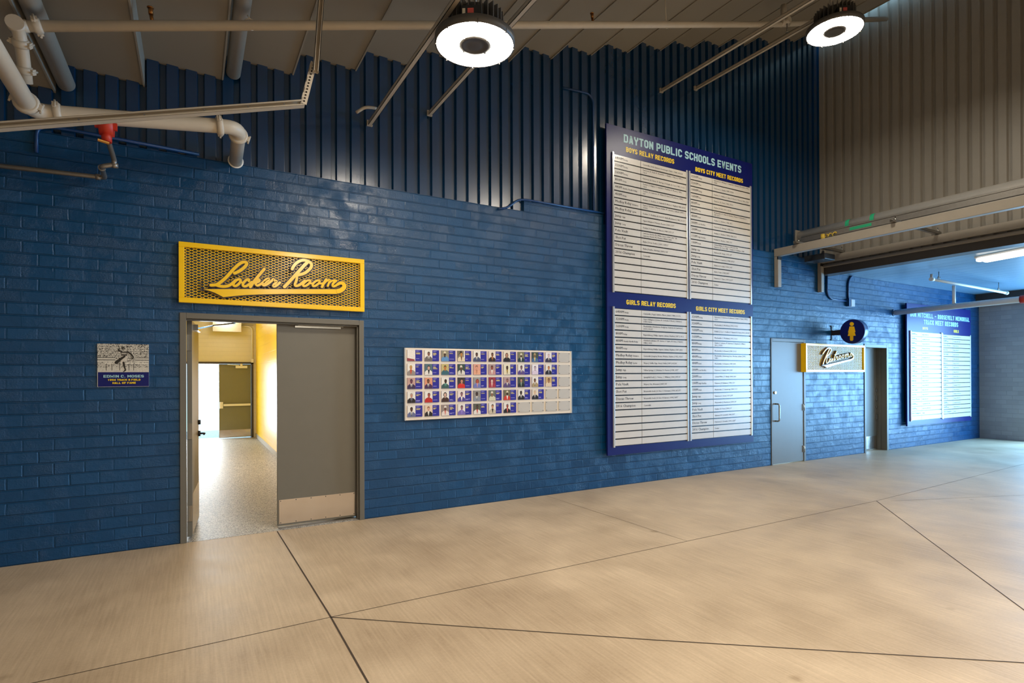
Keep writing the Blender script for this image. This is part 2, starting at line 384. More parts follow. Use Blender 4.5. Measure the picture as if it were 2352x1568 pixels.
# ---------------------------------------------------------------- the setting
XL, XC, XE, YF = -6.0, 9.86, 16.17, -11.5      # left end, grey wall, end wall, hall front
fl = MB().box(XL-.3, XE+.3, YF-.3, .30, -.25, 0).build('floor', M['floor'], origin=(0, 0, 0)); struct(fl, 'beige broom-finished concrete hall floor with saw-cut joints', 'floor')
def joint(pts, w):
    b = MB()
    for p, q in zip(pts, pts[1:]):
        d = (Vector(q) - Vector(p)).normalized(); n = Vector((-d.y, d.x)) * w/2
        p, q = Vector(p), Vector(q)
        b.add([(*(p+n), .0012), (*(p-n), .0012), (*(q-n), .0012), (*(q+n), .0012)], [(0, 1, 2, 3)])
    b.build('control_joint', M['joint'], fl)
joint([(.715, -.02), (.757, -2.31), (.752, -9)], .011)
joint([(XL, -2.35), (-.69, -2.338), (.757, -2.31), (7.16, -2.31), (12.2, -2.09), (XE, -2.0)], .006)
joint([(3.895, -.05), (3.954, -2.31)], .004)
joint([(.757, -2.31), (2.3, -3.56), (3.83, -4.75), (8, -8.2)], .010)
joint([(7.163, -2.31), (5.9, -3.41), (4.69, -4.478), (1.2, -7.6)], .009)
joint([(7.3, -2.4), (9.8, -3.35), (13, -4.5)], .004)

DX0, DX1, DZ = -.112, 1.585, 2.130
w = MB()
for a in ((XL-.3, DX0, 0, 3.59), (DX0, DX1, DZ, 3.59), (DX1, 8.425, 0, 3.59), (8.425, 9.378, 2.143, 3.59), (9.378, 11.25, 0, 3.59), (11.25, 12.12, 2.112, 3.59), (12.12, XE+.3, 0, 3.59), (3.60, 4.86, 3.59, 3.722)):
    w.box(a[0], a[1], 0, .30, a[2], a[3])
struct(w.build('wall_back', M['brick'], origin=(0, 0, 0)), 'long wall of glossy blue painted brick along the hall', 'wall')

def step_z(x):
    i = math.ceil((x + .378) / .633 - 1e-6); return 4.179 + .211 * i
# ribbed blue metal above the brick
def ribs(u0, u1, p=.1524, flatw=.088, side=.012, deep=.038):
    out = []; u = u0
    while u < u1:
        out += [(u, 0), (u + flatw, 0), (u + flatw + side, deep), (u + p - side, deep)]; u += p
    return out
pr = ribs(XL, XC)
b = MB(); n = len(pr)
b.v = [Vector((x, .012 + d, 3.5)) for x, d in pr] + [Vector((x, .012 + d, max(3.6, step_z(x) + .10))) for x, d in pr]
for i in range(n-1): b.f.append([i, i+1, n+i+1, n+i]); b.c.append(None); b.smooth.append(False)
cl = b.build('wall_back_upper', M['clad'], origin=(0, 0, 0)); struct(cl, 'dark blue ribbed metal siding above the blue brick', 'wall')
# stepped underside of the seating stand
prof = []
for i in range(-12, 17):
    x1 = -.378 + .633*i; z = 4.179 + .211*i
    prof += [(x1 - .633, z + .022), (min(x1, XC) - .014, z), (min(x1, XC) - .014, z - .014), (min(x1, XC), z - .014)]
c = MB(); n = len(prof)
c.v = [Vector((x + dx, y, z + dz)) for dx, dz in ((0, 0), (-.06, .12)) for y in (YF, .2) for x, z in prof]
for i in range(n-1):
    c.f += [[i, i+1, n+i+1, n+i], [2*n+i, 3*n+i, 3*n+i+1, 2*n+i+1], [i, 2*n+i, 2*n+i+1, i+1], [n+i, n+i+1, 3*n+i+1, 3*n+i]]
c.c = [None]*len(c.f); c.smooth = [False]*len(c.f)
struct(c.build('ceiling', M['ceil'], origin=(0, 0, 0)), 'stepped cream steel underside of the seating stand', 'ceiling')
# ribbed grey wall over the wide opening
pr = ribs(YF, .02); n = len(pr); b = MB()
b.v = [Vector((XC + d, y, 3.492)) for y, d in pr] + [Vector((XC + d, y, 7.75)) for y, d in pr]
for i in range(n-1): b.f.append([i, i+1, n+i+1, n+i]); b.c.append(None); b.smooth.append(False)
struct(b.build('wall_right', M['greyclad'], origin=(0, 0, 0)), 'warm grey ribbed metal wall above the wide opening', 'wall')
struct(MB().box(9.852, 10.10, YF, 0, 3.315, 3.490).box(9.92, 10.10, YF, 0, 3.490, 3.60).build('trim_1', M['darksteel'], origin=(0, 0, 0)), 'dark steel lintel along the bottom of the grey ribbed wall', 'lintel')
struct(MB().tube([(9.822, -.02, 3.466), (9.822, YF, 3.466)], .026, 12).box(9.80, 9.852, YF, -.02, 3.440, 3.450).build('trim_2', M['tubegrey'], origin=(0, 0, 0)), 'rounded pale nosing on the lintel below the grey wall', 'trim')
struct(MB().box(10.10, XE+.3, YF, 0.0, 3.385, 3.5).build('ceiling_far', M['soffit'], origin=(0, 0, 0)), 'flat pale blue plank soffit over the far end of the hall', 'ceiling')
struct(MB().box(XE-.16, XE, YF, 0, 3.13, 3.385).build('trim_3', M['darksteel'], origin=(0, 0, 0)), 'dark steel beam along the top of the end wall', 'beam')
e = MB().box(XE, XE+.3, -1.0, 0, 0, 3.5).box(XE, XE+.3, YF, -8.0, 0, 3.5).box(XE, XE+.3, -8.0, -1.0, 2.95, 3.5)
struct(e.build('wall_far', M['cmu'], origin=(0, 0, 0)), 'grey painted block wall closing the far end', 'wall')
struct(MB().box(XL-.3, XE+.3, YF-.3, YF, 0, 8.5).build('wall_front_blocker', M['greyclad'], origin=(0, 0, 0)), 'unseen grey wall added across the open side to keep out sky light', 'wall')  # added blocker: shuts the open side so blue sky light stays out
struct(MB().box(XL-.3, XL, YF, .3, 0, 5).build('wall_left', M['greyclad'], origin=(0, 0, 0)), 'unseen grey wall added at the low end against stray sky light', 'wall')  # added out of view so the sky does not leak in at this end
struct(MB().box(XC, XE+.3, YF, .3, 7.7, 7.8).box(XL, XE, .3, .4, 3.3, 8.2).build('leak_cover', M['ceil'], origin=(0, 0, 0)), 'unseen cover above and behind the hall, added to stop light leaks', 'leak_cover')  # boxes added out of view to seal the hall against light leaks

# ---- corridor behind the locker room door
CL, CR, CB, CH = -1.1, 1.36, 9.40, 2.96
struct(MB().box(CL-.2, CR+.4, .0, CB+2.5, -.2, .0015).build('floor', M['epoxy'], origin=(0, 0, 0)), 'speckled grey epoxy floor of the corridor', 'floor')
struct(MB().box(CR, CR+.2, .30, CB+.2, 0, CH+.1).build('wall_right', M['yblock'], origin=(0, 0, 0)), 'yellow painted block wall inside the corridor', 'wall')
struct(MB().box(CL-.2, CL, .30, CB+.2, 0, CH+.1).build('wall_left', M['yblock'], origin=(0, 0, 0)), 'yellow painted block wall on the hidden side of the corridor', 'wall')
OX0, OX1, OZ = -.46, 1.30, 1.885
struct(MB().box(CL-.2, OX0, CB, CB+.2, 0, CH+.1).box(OX0, OX1, CB, CB+.2, OZ, CH+.1).box(OX1, CR+.2, CB, CB+.2, 0, CH+.1).build('wall_back', M['cream'], origin=(0, 0, 0)), 'cream block wall over the far corridor doors', 'wall')
struct(MB().box(CL-.2, CR+.2, .30, CB+.2, CH, CH+.1).build('ceiling', M['cplain'], origin=(0, 0, 0)), 'white ceiling of the corridor', 'ceiling')
struct(MB().box(CR-.012, CR, .30, CB, 0.002, .10).build('baseboard_right', M['coving'], origin=(0, 0, 0)), 'grey cove base along the yellow corridor wall', 'baseboard')

# ---------------------------------------------------------------- doors
def screws(mb, pts, r=.006, y=0.0):
    for x, z in pts: mb.lathe([(0, y-.003), (r, y-.003), (r, y)], (x, 0, z), 8, 'y')
# door 1: double door to the locker room, left leaf open inwards
d1 = bpy.data.objects.new('door_1', None); C.objects.link(d1); d1.location = (.73, .06, 0); struct(d1, 'taupe steel double door to the locker room, left leaf open', 'door')
ft = .052
fr = MB()
for x0, x1, z0, z1 in ((DX0, DX0+ft, 0, DZ), (DX1-ft, DX1, 0, DZ), (DX0+ft, DX1-ft, DZ-ft, DZ)): fr.box(x0, x1, -.014, .16, z0, z1)
fr.box(DX0+ft, DX0+ft+.012, .085, .125, 0, DZ-ft) if False else None
fr.box(DX1-ft-.016, DX1-ft, .02, .085, 0, DZ-ft).box(DX0+ft, DX1-ft, .02, .085, DZ-ft-.016, DZ-ft)
fr.build('door_frame', M['taupe2'], d1, bevel=.003)
lx0, lx1, ly = .731, 1.530, .088
lf = MB().box(lx0, lx1, ly, ly+.045, .022, DZ-ft-.004).build('door_leaf', M['taupe'], d1, bevel=.003)
kp = MB().box(lx0+.016, lx1-.022, ly-.003, ly, .042, .285).build('kick_plate', M['steel'], lf)
for i in range(6):
    for z in (.054, .273): s = MB(); screws(s, [(lx0+.03+i*.147, z)], .005, ly-.003); s.build('screw', M['darkgrey'], lf)
MB().box(lx0+.17, lx1-.17, ly-.022, ly, 2.036, 2.055).box(lx0+.20, lx1-.14, ly-.012, ly, 2.055, 2.064).build('closer_track', M['chrome'], lf)
MB().box(lx0+.01, lx1+.01, ly-.03, ly+.05, .0015, .012).build('threshold', M['galv'], d1)
# open leaf: hinge at the left jamb, swung past the reveal
hx, hy = -.058, .125; ang = math.radians(94.0-8.3)
dirv = Vector((math.cos(ang), math.sin(ang), 0)); nrm = Vector((dirv.y, -dirv.x, 0))
def leafbox(u0, u1, t0, t1, z0, z1, mb=None):
    mb = mb or MB(); o = Vector((hx, hy, 0))
    vs = [o + dirv*u + nrm*t + Vector((0, 0, z)) for z in (z0, z1) for u, t in ((u0, t0), (u1, t0), (u1, t1), (u0, t1))]
    return mb.add(vs, [(0,1,2,3),(7,6,5,4),(0,4,5,1),(1,5,6,2),(2,6,7,3),(3,7,4,0)])
ol = leafbox(0.006, .79, 0, .044, .02, DZ-ft-.006).build('door_leaf', M['taupe'], d1, bevel=.003)
for z in (1.86, 1.02, .24):
    hm = MB(); leafbox(.0, .006, .001, .043, z-.075, z+.075, hm); hm.tube([(hx-.012, hy-.012, z-.075), (hx-.012, hy-.012, z+.075)], .009, 10); hm.build('hinge', M['chrome'], d1)
lv = MB(); o = Vector((hx, hy, 0)); pb = o + dirv*.73 + nrm*.044 + Vector((0, 0, .93))
lv.tube([pb, pb + nrm*.02], .03, 16).tube(rounded([pb + nrm*.0, pb + nrm*.06, pb + nrm*.06 - dirv*.11], .015, 4), .010, 10); lv.build('lever_handle', M['black'], ol)
pb2 = pb + Vector((0, 0, .12)); MB().tube([pb2, pb2 + nrm*.022], .026, 16).build('deadbolt', M['black'], ol)
leafbox(.02, .77, .044, .047, .04, .42).build('kick_plate', M['steel'], ol)
ca = MB(); q = o + dirv*.15 + nrm*.05 + Vector((0, 0, 2.0)); leafbox(.08, .36, .044, .09, 1.985, 2.04, ca); ca.bar(q, q + Vector((.17, .1, .05)), .02, .012).bar(q + Vector((.17, .1, .05)), (.35, .13, 2.062), .02, .012); ca.build('door_closer', M['chrome'], ol)

def far_frame():
    d = bpy.data.objects.new('door_4', None); C.objects.link(d); d.location = ((OX0+OX1)/2, CB, 0); struct(d, 'olive grey exit door at the far end of the corridor', 'door')
    MB().box(OX0, OX0+.05, CB-.02, CB+.2, 0, OZ).box(OX1-.05, OX1, CB-.02, CB+.2, 0, OZ).box(OX0, OX1, CB-.02, CB+.2, OZ-.05, OZ).build('door_frame', M['darksteel'], d)
    l = MB().box(.535, OX1-.055, CB+.02, CB+.06, .02, OZ-.055).build('door_leaf', M['olive'], d)
    MB().box(.545, OX1-.065, CB+.012, CB+.02, .03, .21).build('kick_plate', M['steel'], l)
    MB().box(.63, OX1-.07, CB-.05, CB-.01, .80, .85).box(.55, .62, CB-.05, CB+.02, .745, .90).box(1.17, 1.2, CB-.03, CB+.02, .8, .85).build('panic_bar', M['white'], l)
    MB().box(.90, 1.16, CB-.04, CB+.02, 1.73, 1.79).bar((.98, CB-.02, 1.8), (.72, CB-.03, 1.82), .02, .015).box(1.0, 1.05, CB-.05, CB, 1.79, 1.84).build('door_closer', M['cplain'], l)
far_frame()

# door 2
d2 = bpy.data.objects.new('door_2', None); C.objects.link(d2); d2.location = (8.9, 0, 0); struct(d2, 'grey steel door with long pull handle right of the tall record board', 'door')
MB().box(8.427, 8.462, -.012, .16, 0, 2.14).box(9.322, 9.376, -.012, .16, 0, 2.14).box(8.462, 9.322, -.012, .16, 2.088, 2.14).build('door_frame', M['taupe2'], d2, bevel=.003)
l2 = MB().box(8.466, 9.318, .0, .045, .012, 2.084).build('door_leaf', M['taupe'], d2, bevel=.003)
MB().tube(rounded([(8.545, .0, 1.03), (8.545, -.075, 1.03), (8.545, -.075, .74), (8.545, .0, .74)], .05), .013, 12).build('pull_handle', M['chrome'], l2)
MB().tube([(8.53, .001, 1.22), (8.53, -.02, 1.22)], .024, 16).build('lock_cylinder', M['chrome'], l2)
for z in (1.86, .95, .22): MB().box(9.296, 9.335, -.012, .0, z-.058, z+.058).tube([(9.32, -.016, z-.058), (9.32, -.016, z+.058)], .01, 8).build('hinge', M['chrome'], d2)
# door 3, set back in its reveal
d3 = bpy.data.objects.new('door_3', None); C.objects.link(d3); d3.location = (11.7, .1, 0); struct(d3, 'grey restroom door recessed beside the script sign', 'door')
MB().box(11.252, 11.30, -.012, .26, 0, 2.11).box(12.05, 12.118, -.012, .26, 0, 2.11).box(11.30, 12.05, -.012, .26, 2.045, 2.11).box(12.02, 12.05, .10, .17, 0, 2.045).build('door_frame', M['taupe2'], d3, bevel=.003)
l3 = MB().box(11.302, 12.048, .17, .215, .012, 2.04).build('door_leaf', M['taupe'], d3)
MB().box(11.32, 12.01, .166, .17, .03, .28).build('kick_plate', M['steel'], l3)
hw = MB()
for z, h in ((1.20, .03), (1.04, .05), (.86, .02), (.66, .05)): hw.box(11.975, 12.0, .135, .17, z-h, z+h)
hw.build('lock_hardware', M['chrome'], l3)
for z in (1.8, .95): pass

# ---------------------------------------------------------------- lettering
# athletic block capitals drawn as thick strokes on a box of unit cap height
def glyphs(t, w):
    l, r, bo, to, m, cx, k = t/2, w-t/2, t/2, 1-t/2, .5, w/2, .11
    oct_ = [(l+k, bo), (l, bo+k), (l, to-k), (l+k, to), (r-k, to), (r, to-k), (r, bo+k), (r-k, bo)]
    g = {
     'O': [(oct_, 1)], 'D': [([(l, bo), (l, to), (r-k, to), (r, to-k), (r, bo+k), (r-k, bo)], 1)], 'I': [([(cx, 0), (cx, 1)], 0)],
     'A': [([(l, 0), (l+.10, .55), (cx-.03, to), (cx+.03, to), (r-.10, .55), (r, 0)], 0), ([(l+.06, .26), (r-.06, .26)], 0)],
     'Y': [([(l, 1), (l, .78), (cx, .42), (cx, 0)], 0), ([(r, 1), (r, .78), (cx, .42)], 0)], 'T': [([(0, to), (w, to)], 0), ([(cx, to), (cx, 0)], 0)],
     'N': [([(l, 0), (l, 1)], 0), ([(l, .92), (r, .08)], 0), ([(r, 0), (r, 1)], 0)],
     'P': [([(l, 0), (l, to), (r-k, to), (r, to-k), (r, .42+k), (r-k, .42), (l, .42)], 0)],
     'R': [([(l, 0), (l, to), (r-k, to), (r, to-k), (r, .46+k), (r-k, .46), (l, .46)], 0), ([(cx, .46), (r, .2), (r, 0)], 0)],
     'U': [([(l, 1), (l, bo+k), (l+k, bo), (r-k, bo), (r, bo+k), (r, 1)], 0)],
     'B': [([(l, bo), (l, to), (r-k, to), (r, to-k), (r, m+.08), (r-.08, m), (r, m-.08), (r, bo+k), (r-k, bo)], 1), ([(l, m), (r-.08, m)], 0)],
     'L': [([(l, 1), (l, bo), (w, bo)], 0)], 'C': [([(r, .68), (r, to-k), (r-k, to), (l+k, to), (l, to-k), (l, bo+k), (l+k, bo), (r-k, bo), (r, bo+k), (r, .32)], 0)],
     'G': [([(r, .72), (r, to-k), (r-k, to), (l+k, to), (l, to-k), (l, bo+k), (l+k, bo), (r-k, bo), (r, bo+k), (r, .48), (cx, .48)], 0)],
     'S': [([(r, .74), (r, to-k), (r-k, to), (l+k, to), (l, to-k), (l, m+k), (l+k, m), (r-k, m), (r, m-k), (r, bo+k), (r-k, bo), (l+k, bo), (l, bo+k), (l, .26)], 0)],
     'H': [([(l, 0), (l, 1)], 0), ([(r, 0), (r, 1)], 0), ([(l, m), (r, m)], 0)], 'E': [([(w, to), (l, to), (l, bo), (w, bo)], 0), ([(l, m), (w-.07, m)], 0)],
     'F': [([(w, to), (l, to), (l, 0)], 0), ([(l, .46), (w-.07, .46)], 0)], 'V': [([(l, 1), (cx-.02, t*.6), (cx+.02, t*.6), (r, 1)], 0)],
     'M': [([(l, 0), (l, 1)], 0), ([(l, .95), (cx, .38), (r, .95)], 0), ([(r, 0), (r, 1)], 0)], 'W': [([(l, 1), (l+.06, .05), (cx, .6), (r-.06, .05), (r, 1)], 0)],
     'K': [([(l, 0), (l, 1)], 0), ([(r, 1), (r, .84), (l+.1, m), (r, .16), (r, 0)], 0)], '1': [([(l, .8), (cx, to), (cx, 0)], 0)],
     '9': [([(r, .46), (l+k, .46), (l, .46+k), (l, to-k), (l+k, to), (r-k, to), (r, to-k), (r, bo+k), (r-k, bo), (l+k, bo), (l, .26)], 0)],
     '4': [([(r-.08, 0), (r-.08, 1)], 0), ([(cx+.1, 1), (l, .34), (l, .26), (w, .26)], 0)], '-': [([(.04, .5), (w-.04, .5)], 0)],
     '.': [([(cx, 0), (cx, t*1.1)], 0)], '&': [([(l+.10, m), (l+.04, to-k), (l+.12, to), (r-.14, to), (r-.08, to-k), (r-.14, m)], 1), ([(l+.08, m), (l, m-k), (l, bo+k), (l+k, bo), (r-k, bo), (r, bo+k), (r, m-k), (r-.08, m)], 1), ([(r-.1, m-.06), (w+.04, m-.06)], 0)],
    }
    return g
def block_text(mb, s, x0, x1, z0, z1, y0, y1, t=.26, w=.58):
    """capitals fitted between x0..x1 and z0..z1 (z given at both ends for a level line)"""
    G = glyphs(t, w); adv = []
    for ch in s: adv.append(.34 if ch == ' ' else (t*1.5 if ch in 'I.' else (w*1.25 if ch in 'MW' else w)) + .10)
    total = sum(adv) - .10; sx = (x1-x0)/total; sz = z1-z0; x = 0
    Gw = glyphs(t, w*1.25); Gi = glyphs(t, t*1.5)
    for ch, a in zip(s, adv):
        if ch != ' ':
            g = (Gi if ch in 'I.' else Gw if ch in 'MW' else G)[ch]
            for pts, closed in g:
                P = [(x0 + (x + p[0])*sx, z0 + p[1]*sz) for p in pts]
                stroke2(mb, [(x + p[0], p[1]) for p in pts], t, closed, lambda q: (x0 + q[0]*sx, z0 + q[1]*sz), y0, y1)
        x += a
def text_adv(s, t, w): return [.34 if ch == ' ' else (t*1.5 if ch in 'I.' else (w*1.25 if ch in 'MW' else w)) + .10 for ch in s]
def words_text(root, s, x0, x1, z0, z1, y0, y1, t, w, m_, name):
    """one part per word, together filling x0..x1"""
    adv = text_adv(s, t, w); k = (x1-x0)/(sum(adv)-.10); x = 0; i = 0
    for wd in s.split(' '):
        n_ = sum(adv[i:i+len(wd)]) - .10; mb = MB()
        block_text(mb, wd, x0 + x*k, x0 + (x+n_)*k, z0, z1, y0, y1, t, w); mb.build(name, m_, root)
        x += sum(adv[i:i+len(wd)+1]); i += len(wd)+1
def stroke2(mb, pts, t, closed, f, y0, y1):
    tmp2 = MB(); stroke(tmp2, pts, t, 0, 1, closed, rnd=False)
    vs = []; dy = (_lay[0] % 7)*.00012
    for v in tmp2.v:
        p = f((v.x, v.z)); vs.append((p[0], y0 - dy if v.y < .5 else y1, p[1]))
    mb.add(vs, tmp2.f)

# small print: outlines of the built-in face, one mesh per line cached by text
_fc = bpy.data.curves.new('print_face', 'FONT'); _fc.resolution_u = 1; _fo = bpy.data.objects.new('print_face', _fc); C.objects.link(_fo)
_cache = {}
def text_geo(s):
    if s not in _cache:
        _fc.body = s; dg = bpy.context.evaluated_depsgraph_get(); dg.update()
        me = bpy.data.meshes.new_from_object(_fo.evaluated_get(dg))
        vs = [tuple(v.co) for v in me.vertices]; fs = [tuple(p.vertices) for p in me.polygons]
        wd = max((v[0] for v in vs), default=0); bpy.data.meshes.remove(me); _cache[s] = (vs, fs, wd)
    return _cache[s]
def small_text(mb, s, x, z, size, y, maxw=None, wide=1.0):
    vs, fs, wd = text_geo(s); k = size; kx = k*wide
    if maxw and wd*kx > maxw: kx = maxw/wd
    for q in (0, 1, 2): mb.add([(x + v[0]*kx + q*.022*k, y - q*.00004, z + v[1]*k) for v in vs], fs)      # a heavier face than the built-in one
    return x + wd*kx + .05*k

# ---------------------------------------------------------------- locker room sign
def mesh_panel(mb, x0, x1, z0, z1, y, lw=.058, lh=.026, t=.0046):
    """expanded metal: staggered diamonds of thin strands"""
    rows = int((z1-z0)/(lh/2)); cols = int((x1-x0)/(lw/2))
    dx = (x1-x0)/cols; dz = (z1-z0)/rows
    for j in range(rows):
        for i in range(cols):
            up = (i + j) % 2 == 0
            a = (x0 + i*dx, z0 + (j if up else j+1)*dz); b2 = (x0 + (i+1)*dx, z0 + (j+1 if up else j)*dz)
            d = Vector((b2[0]-a[0], b2[1]-a[1])).normalized(); nx, nz = -d.y*t/2*1.1, d.x*t/2*1.1
            mb.add([(a[0]+nx, y, a[1]+nz), (a[0]-nx, y, a[1]-nz), (b2[0]-nx, y, b2[1]-nz), (b2[0]+nx, y, b2[1]+nz),
                    (a[0]+nx, y+.006, a[1]+nz), (a[0]-nx, y+.006, a[1]-nz), (b2[0]-nx, y+.006, b2[1]-nz), (b2[0]+nx, y+.006, b2[1]+nz)],
                   [(0,1,2,3),(0,3,7,4),(2,1,5,6)])
def frame_sign(root, x0, x1, z0, z1, yf, yb, fw):
    MB().box(x0, x1, yf, yb, z1-fw, z1).box(x0, x1, yf, yb, z0, z0+fw).box(x0, x0+fw, yf, yb, z0+fw, z1-fw).box(x1-fw, x1, yf, yb, z0+fw, z1-fw).build('sign_frame', M['yellow'], root, bevel=.003)
YS = -.06
pA = [at(410, 551.5, YS), at(410, 692, YS), at(837, 597.5, YS), at(837, 717, YS)]
sx0, sx1 = pA[0].x, pA[2].x; sz1 = (pA[0].z+pA[2].z)/2; sz0 = (pA[1].z+pA[3].z)/2
lr = thing('locker_room_sign', ((sx0+sx1)/2, -.03, sz0), 'yellow framed expanded metal sign with script lettering above the double door', 'sign')
frame_sign(lr, sx0, sx1, sz0, sz1, YS, -.008, .046)
mp = MB(); mesh_panel(mp, sx0+.044, sx1-.044, sz0+.044, sz1-.044, -.045); mp.build('mesh_panel', M['yellow'], lr)
KZ = 11.76
def A_(p): q = at(460 + p[0]/KZ, 590 + p[1]/KZ, YS-.012); return (q.x, q.z)
def B_(p): q = at(630 + p[0]/KZ, 585 + p[1]/KZ, YS-.012); return (q.x, q.z)
SA = [([(925,440),(1010,405),(1110,345),(1200,270),(1248,205),(1248,160),(1200,137),(1120,150),(1040,200),(960,270),(880,350),(800,440),(700,550),(600,640),(500,715),(420,752),(290,760)], 0, 76),
      ([(420,757),(520,785),(640,798),(740,783),(830,740),(890,690),(960,630)], 0, 70),
      ([(1060,602),(980,625),(915,690),(893,748),(930,783),(1000,760),(1063,700),(1088,640)], 1, 62),
      ([(1310,650),(1315,610),(1260,610),(1190,670),(1150,740),(1172,788),(1240,785),(1320,735),(1390,675)], 0, 62), ([(1075,680),(1120,690),(1160,700)], 0, 50),
      ([(1728,325),(1640,430),(1540,550),(1440,675),(1352,808)], 0, 72),
      ([(1450,690),(1520,625),(1580,605),(1598,640),(1560,678),(1500,692)], 0, 58), ([(1490,690),(1502,742),(1550,772),(1620,740),(1690,690)], 0, 60),
      ([(1700,722),(1780,672),(1850,612),(1838,584),(1780,605),(1712,670),(1683,730),(1712,768),(1780,750),(1860,700),(1930,640)], 0, 60),
      ([(1930,645),(1972,600),(2010,636),(2058,655),(2040,692),(1992,742),(1972,780),(2002,797),(2080,757),(2150,690)], 0, 62)]
SB = [([(480,385),(520,310),(590,230),(680,172),(780,147),(880,162),(960,204),(1003,262),(990,340),(920,420),(830,490),(720,530),(620,548)], 0, 78),
      ([(905,190),(800,295),(700,405),(590,525),(480,645),(370,765),(275,862)], 0, 84),
      ([(600,545),(610,620),(592,700),(563,780),(563,828),(612,838),(690,808),(760,750),(820,705)], 0, 66),
      ([(950,692),(880,702),(805,760),(775,820),(812,847),(880,820),(948,760),(973,712)], 1, 58), ([(950,770),(1000,775),(1050,765)], 0, 46),
      ([(1200,692),(1120,712),(1053,770),(1035,828),(1072,848),(1140,820),(1208,760),(1223,712)], 1, 58), ([(1205,775),(1255,780),(1310,765)], 0, 46),
      ([(1400,665),(1345,750),(1285,868)], 0, 66), ([(1340,775),(1400,715),(1480,680),(1502,698),(1470,770),(1440,842)], 0, 54), ([(1480,760),(1550,705),(1640,690)], 0, 50),
      ([(1670,700),(1600,760),(1572,812),(1585,850),(1640,843),(1700,805),(1770,762)], 0, 62)]
SW = [(1700,805,70),(1770,765,84),(1835,765,98),(1880,810,108),(1886,870,114),(1840,930,120),(1770,970,124),(1680,992,126)]
BAR = [(80,873),(400,868),(1200,868),(2352,870)]; BARB = [(2352,996),(1600,1012),(1200,1030),(900,1055),(622,1085),(500,1020),(380,960),(220,905)]
mpx = abs(at(660, 640, YS).z - at(660, 641, YS).z) / KZ
def script(extra, y0, y1):
    mb = MB()
    for L_, fn in ((SA, A_), (SB, B_)):
        for pts, closed, wz in L_:
            q = catmull([fn(p) for p in pts], 4, closed); stroke(mb, q, (wz + extra)*mpx, y0, y1, closed)
    q = catmull([(*B_(p), p[2]) for p in SW], 4); stroke(mb, q, [(p[2] + extra)*mpx for p in q], y0, y1, rnd=False)
    poly = [A_(p) for p in BAR] + [B_((1690, 930)), B_((1690, 1056))] + [A_(p) for p in BARB]
    top = [A_(p) for p in BAR] + [B_((1690, 930))]; bot = [A_((80, 875))] + [A_(p) for p in BARB[::-1]] + [B_((1690, 1056))]
    # the underline, as quads between its two edges
    xs = sorted({p[0] for p in top + bot})
    def ev(c, x):
        for (xa, za), (xb, zb) in zip(c, c[1:]):
            if xa - 1e-9 <= x <= xb + 1e-9: return za + (zb-za)*((x-xa)/(xb-xa) if xb > xa else 0)
        return c[-1][1]
    for xa, xb in zip(xs, xs[1:]):
        mb.plate([(xa, ev(bot, xa)-extra*mpx/2), (xb, ev(bot, xb)-extra*mpx/2), (xb, ev(top, xb)+extra*mpx/2), (xa, ev(top, xa)+extra*mpx/2)], y0, y1)
    if extra: stroke(mb, [A_((40, 880)), A_((90, 873))], extra*mpx*1.2, y0, y1)
    return mb
script(0, YS-.016, YS-.004).build('script_lettering', M['yellow'], lr)
script(46, YS-.004, YS+.014).build('lettering_backer', M['outline'], lr)

# ---------------------------------------------------------------- poster left of the door
YP = -.012
p0, p1 = at(223.5, 789, YP), at(342, 888, YP); pz = (at(223.5, 789, YP).z + at(342, 790.5, YP).z)/2; pz0 = (at(223.5, 888, YP).z + at(342, 887.5, YP).z)/2
px0, px1 = p0.x, p1.x; pw = px1-px0
po = thing('wall_poster', ((px0+px1)/2, 0, pz0), 'small hall of fame poster of a hurdler with a blue caption band', 'poster')
MB().box(px0, px1, YP, -.001, pz0, pz).build('poster_board', M['white'], po)
psplit = pz - (pz-pz0)*.66
MB().box(px0+.004, px1, YP-.0012, YP, pz0+.002, psplit).build('caption_band', M['navy'], po)
ph = MB(); R = random.Random(3); H = pz - psplit
def pp(u, v): return (px0 + u*pw, psplit + v*H)
_pn = [0]
def py_(y): _pn[0] += 1; return y - (_pn[0] % 40)*.00001
def rect(u0, v0, u1, v1, g, y=YP-.0006, tint=(1, .93, .80)):
    y = py_(y); ph.flat([pp(u0, v0), pp(u1, v0), pp(u1, v1), pp(u0, v1)], y, tuple(g*k for k in tint))
for j in range(36):
    for i in range(64):
        u, v = i/64, j/36
        g = .50 + .12*math.sin(j*2.1) if v > .34 else .58
        if v > .34: g += R.uniform(-.50, .25) if R.random() < .6 else 0
        if .16 < v < .34: g = R.choice((.5, .6, .62, .15, .5)) 
        if v <= .16: g = .62 + R.uniform(-.03, .03)
        if .36 < v < .52 and (j % 3 == 0) and (u < .33 or u > .72): g = .10
        if .36 < v < .52 and (j % 3 != 0) and (u < .33 or u > .72): g = .66
        rect(u, v, u+1/64, v+1/36, max(.03, min(.85, g)))
for u in (.16, .27, .42, .60, .69): rect(u, .06, u+.012, .34, .08, YP-.0009)
for u0, u1 in ((.14, .33), (.46, .70), (.72, .99)): rect(u0, .30, u1, .335, .8, YP-.0009)
def blob(pts, g): ph.flat([pp(*p) for p in pts], py_(YP-.0013), (g, g*.9, g*.76))
def limb(pts, w_, g):
    t2 = MB(); q_ = py_(YP-.0015); stroke(t2, catmull([pp(*p) for p in pts], 4), [w_*pw*(1-.45*k/(4*len(pts)-4)) for k in range(4*len(pts)-3)], q_, q_+.0001, rnd=True)
    g *= .3; ph.add([tuple(v) for v in t2.v], t2.f, (g, g*.88, g*.74))
limb([(.36, .34), (.44, .46), (.52, .56)], .07, .07)       # lead leg raised
limb([(.50, .34), (.515, .20), (.54, .08)], .045, .09)      # trailing leg
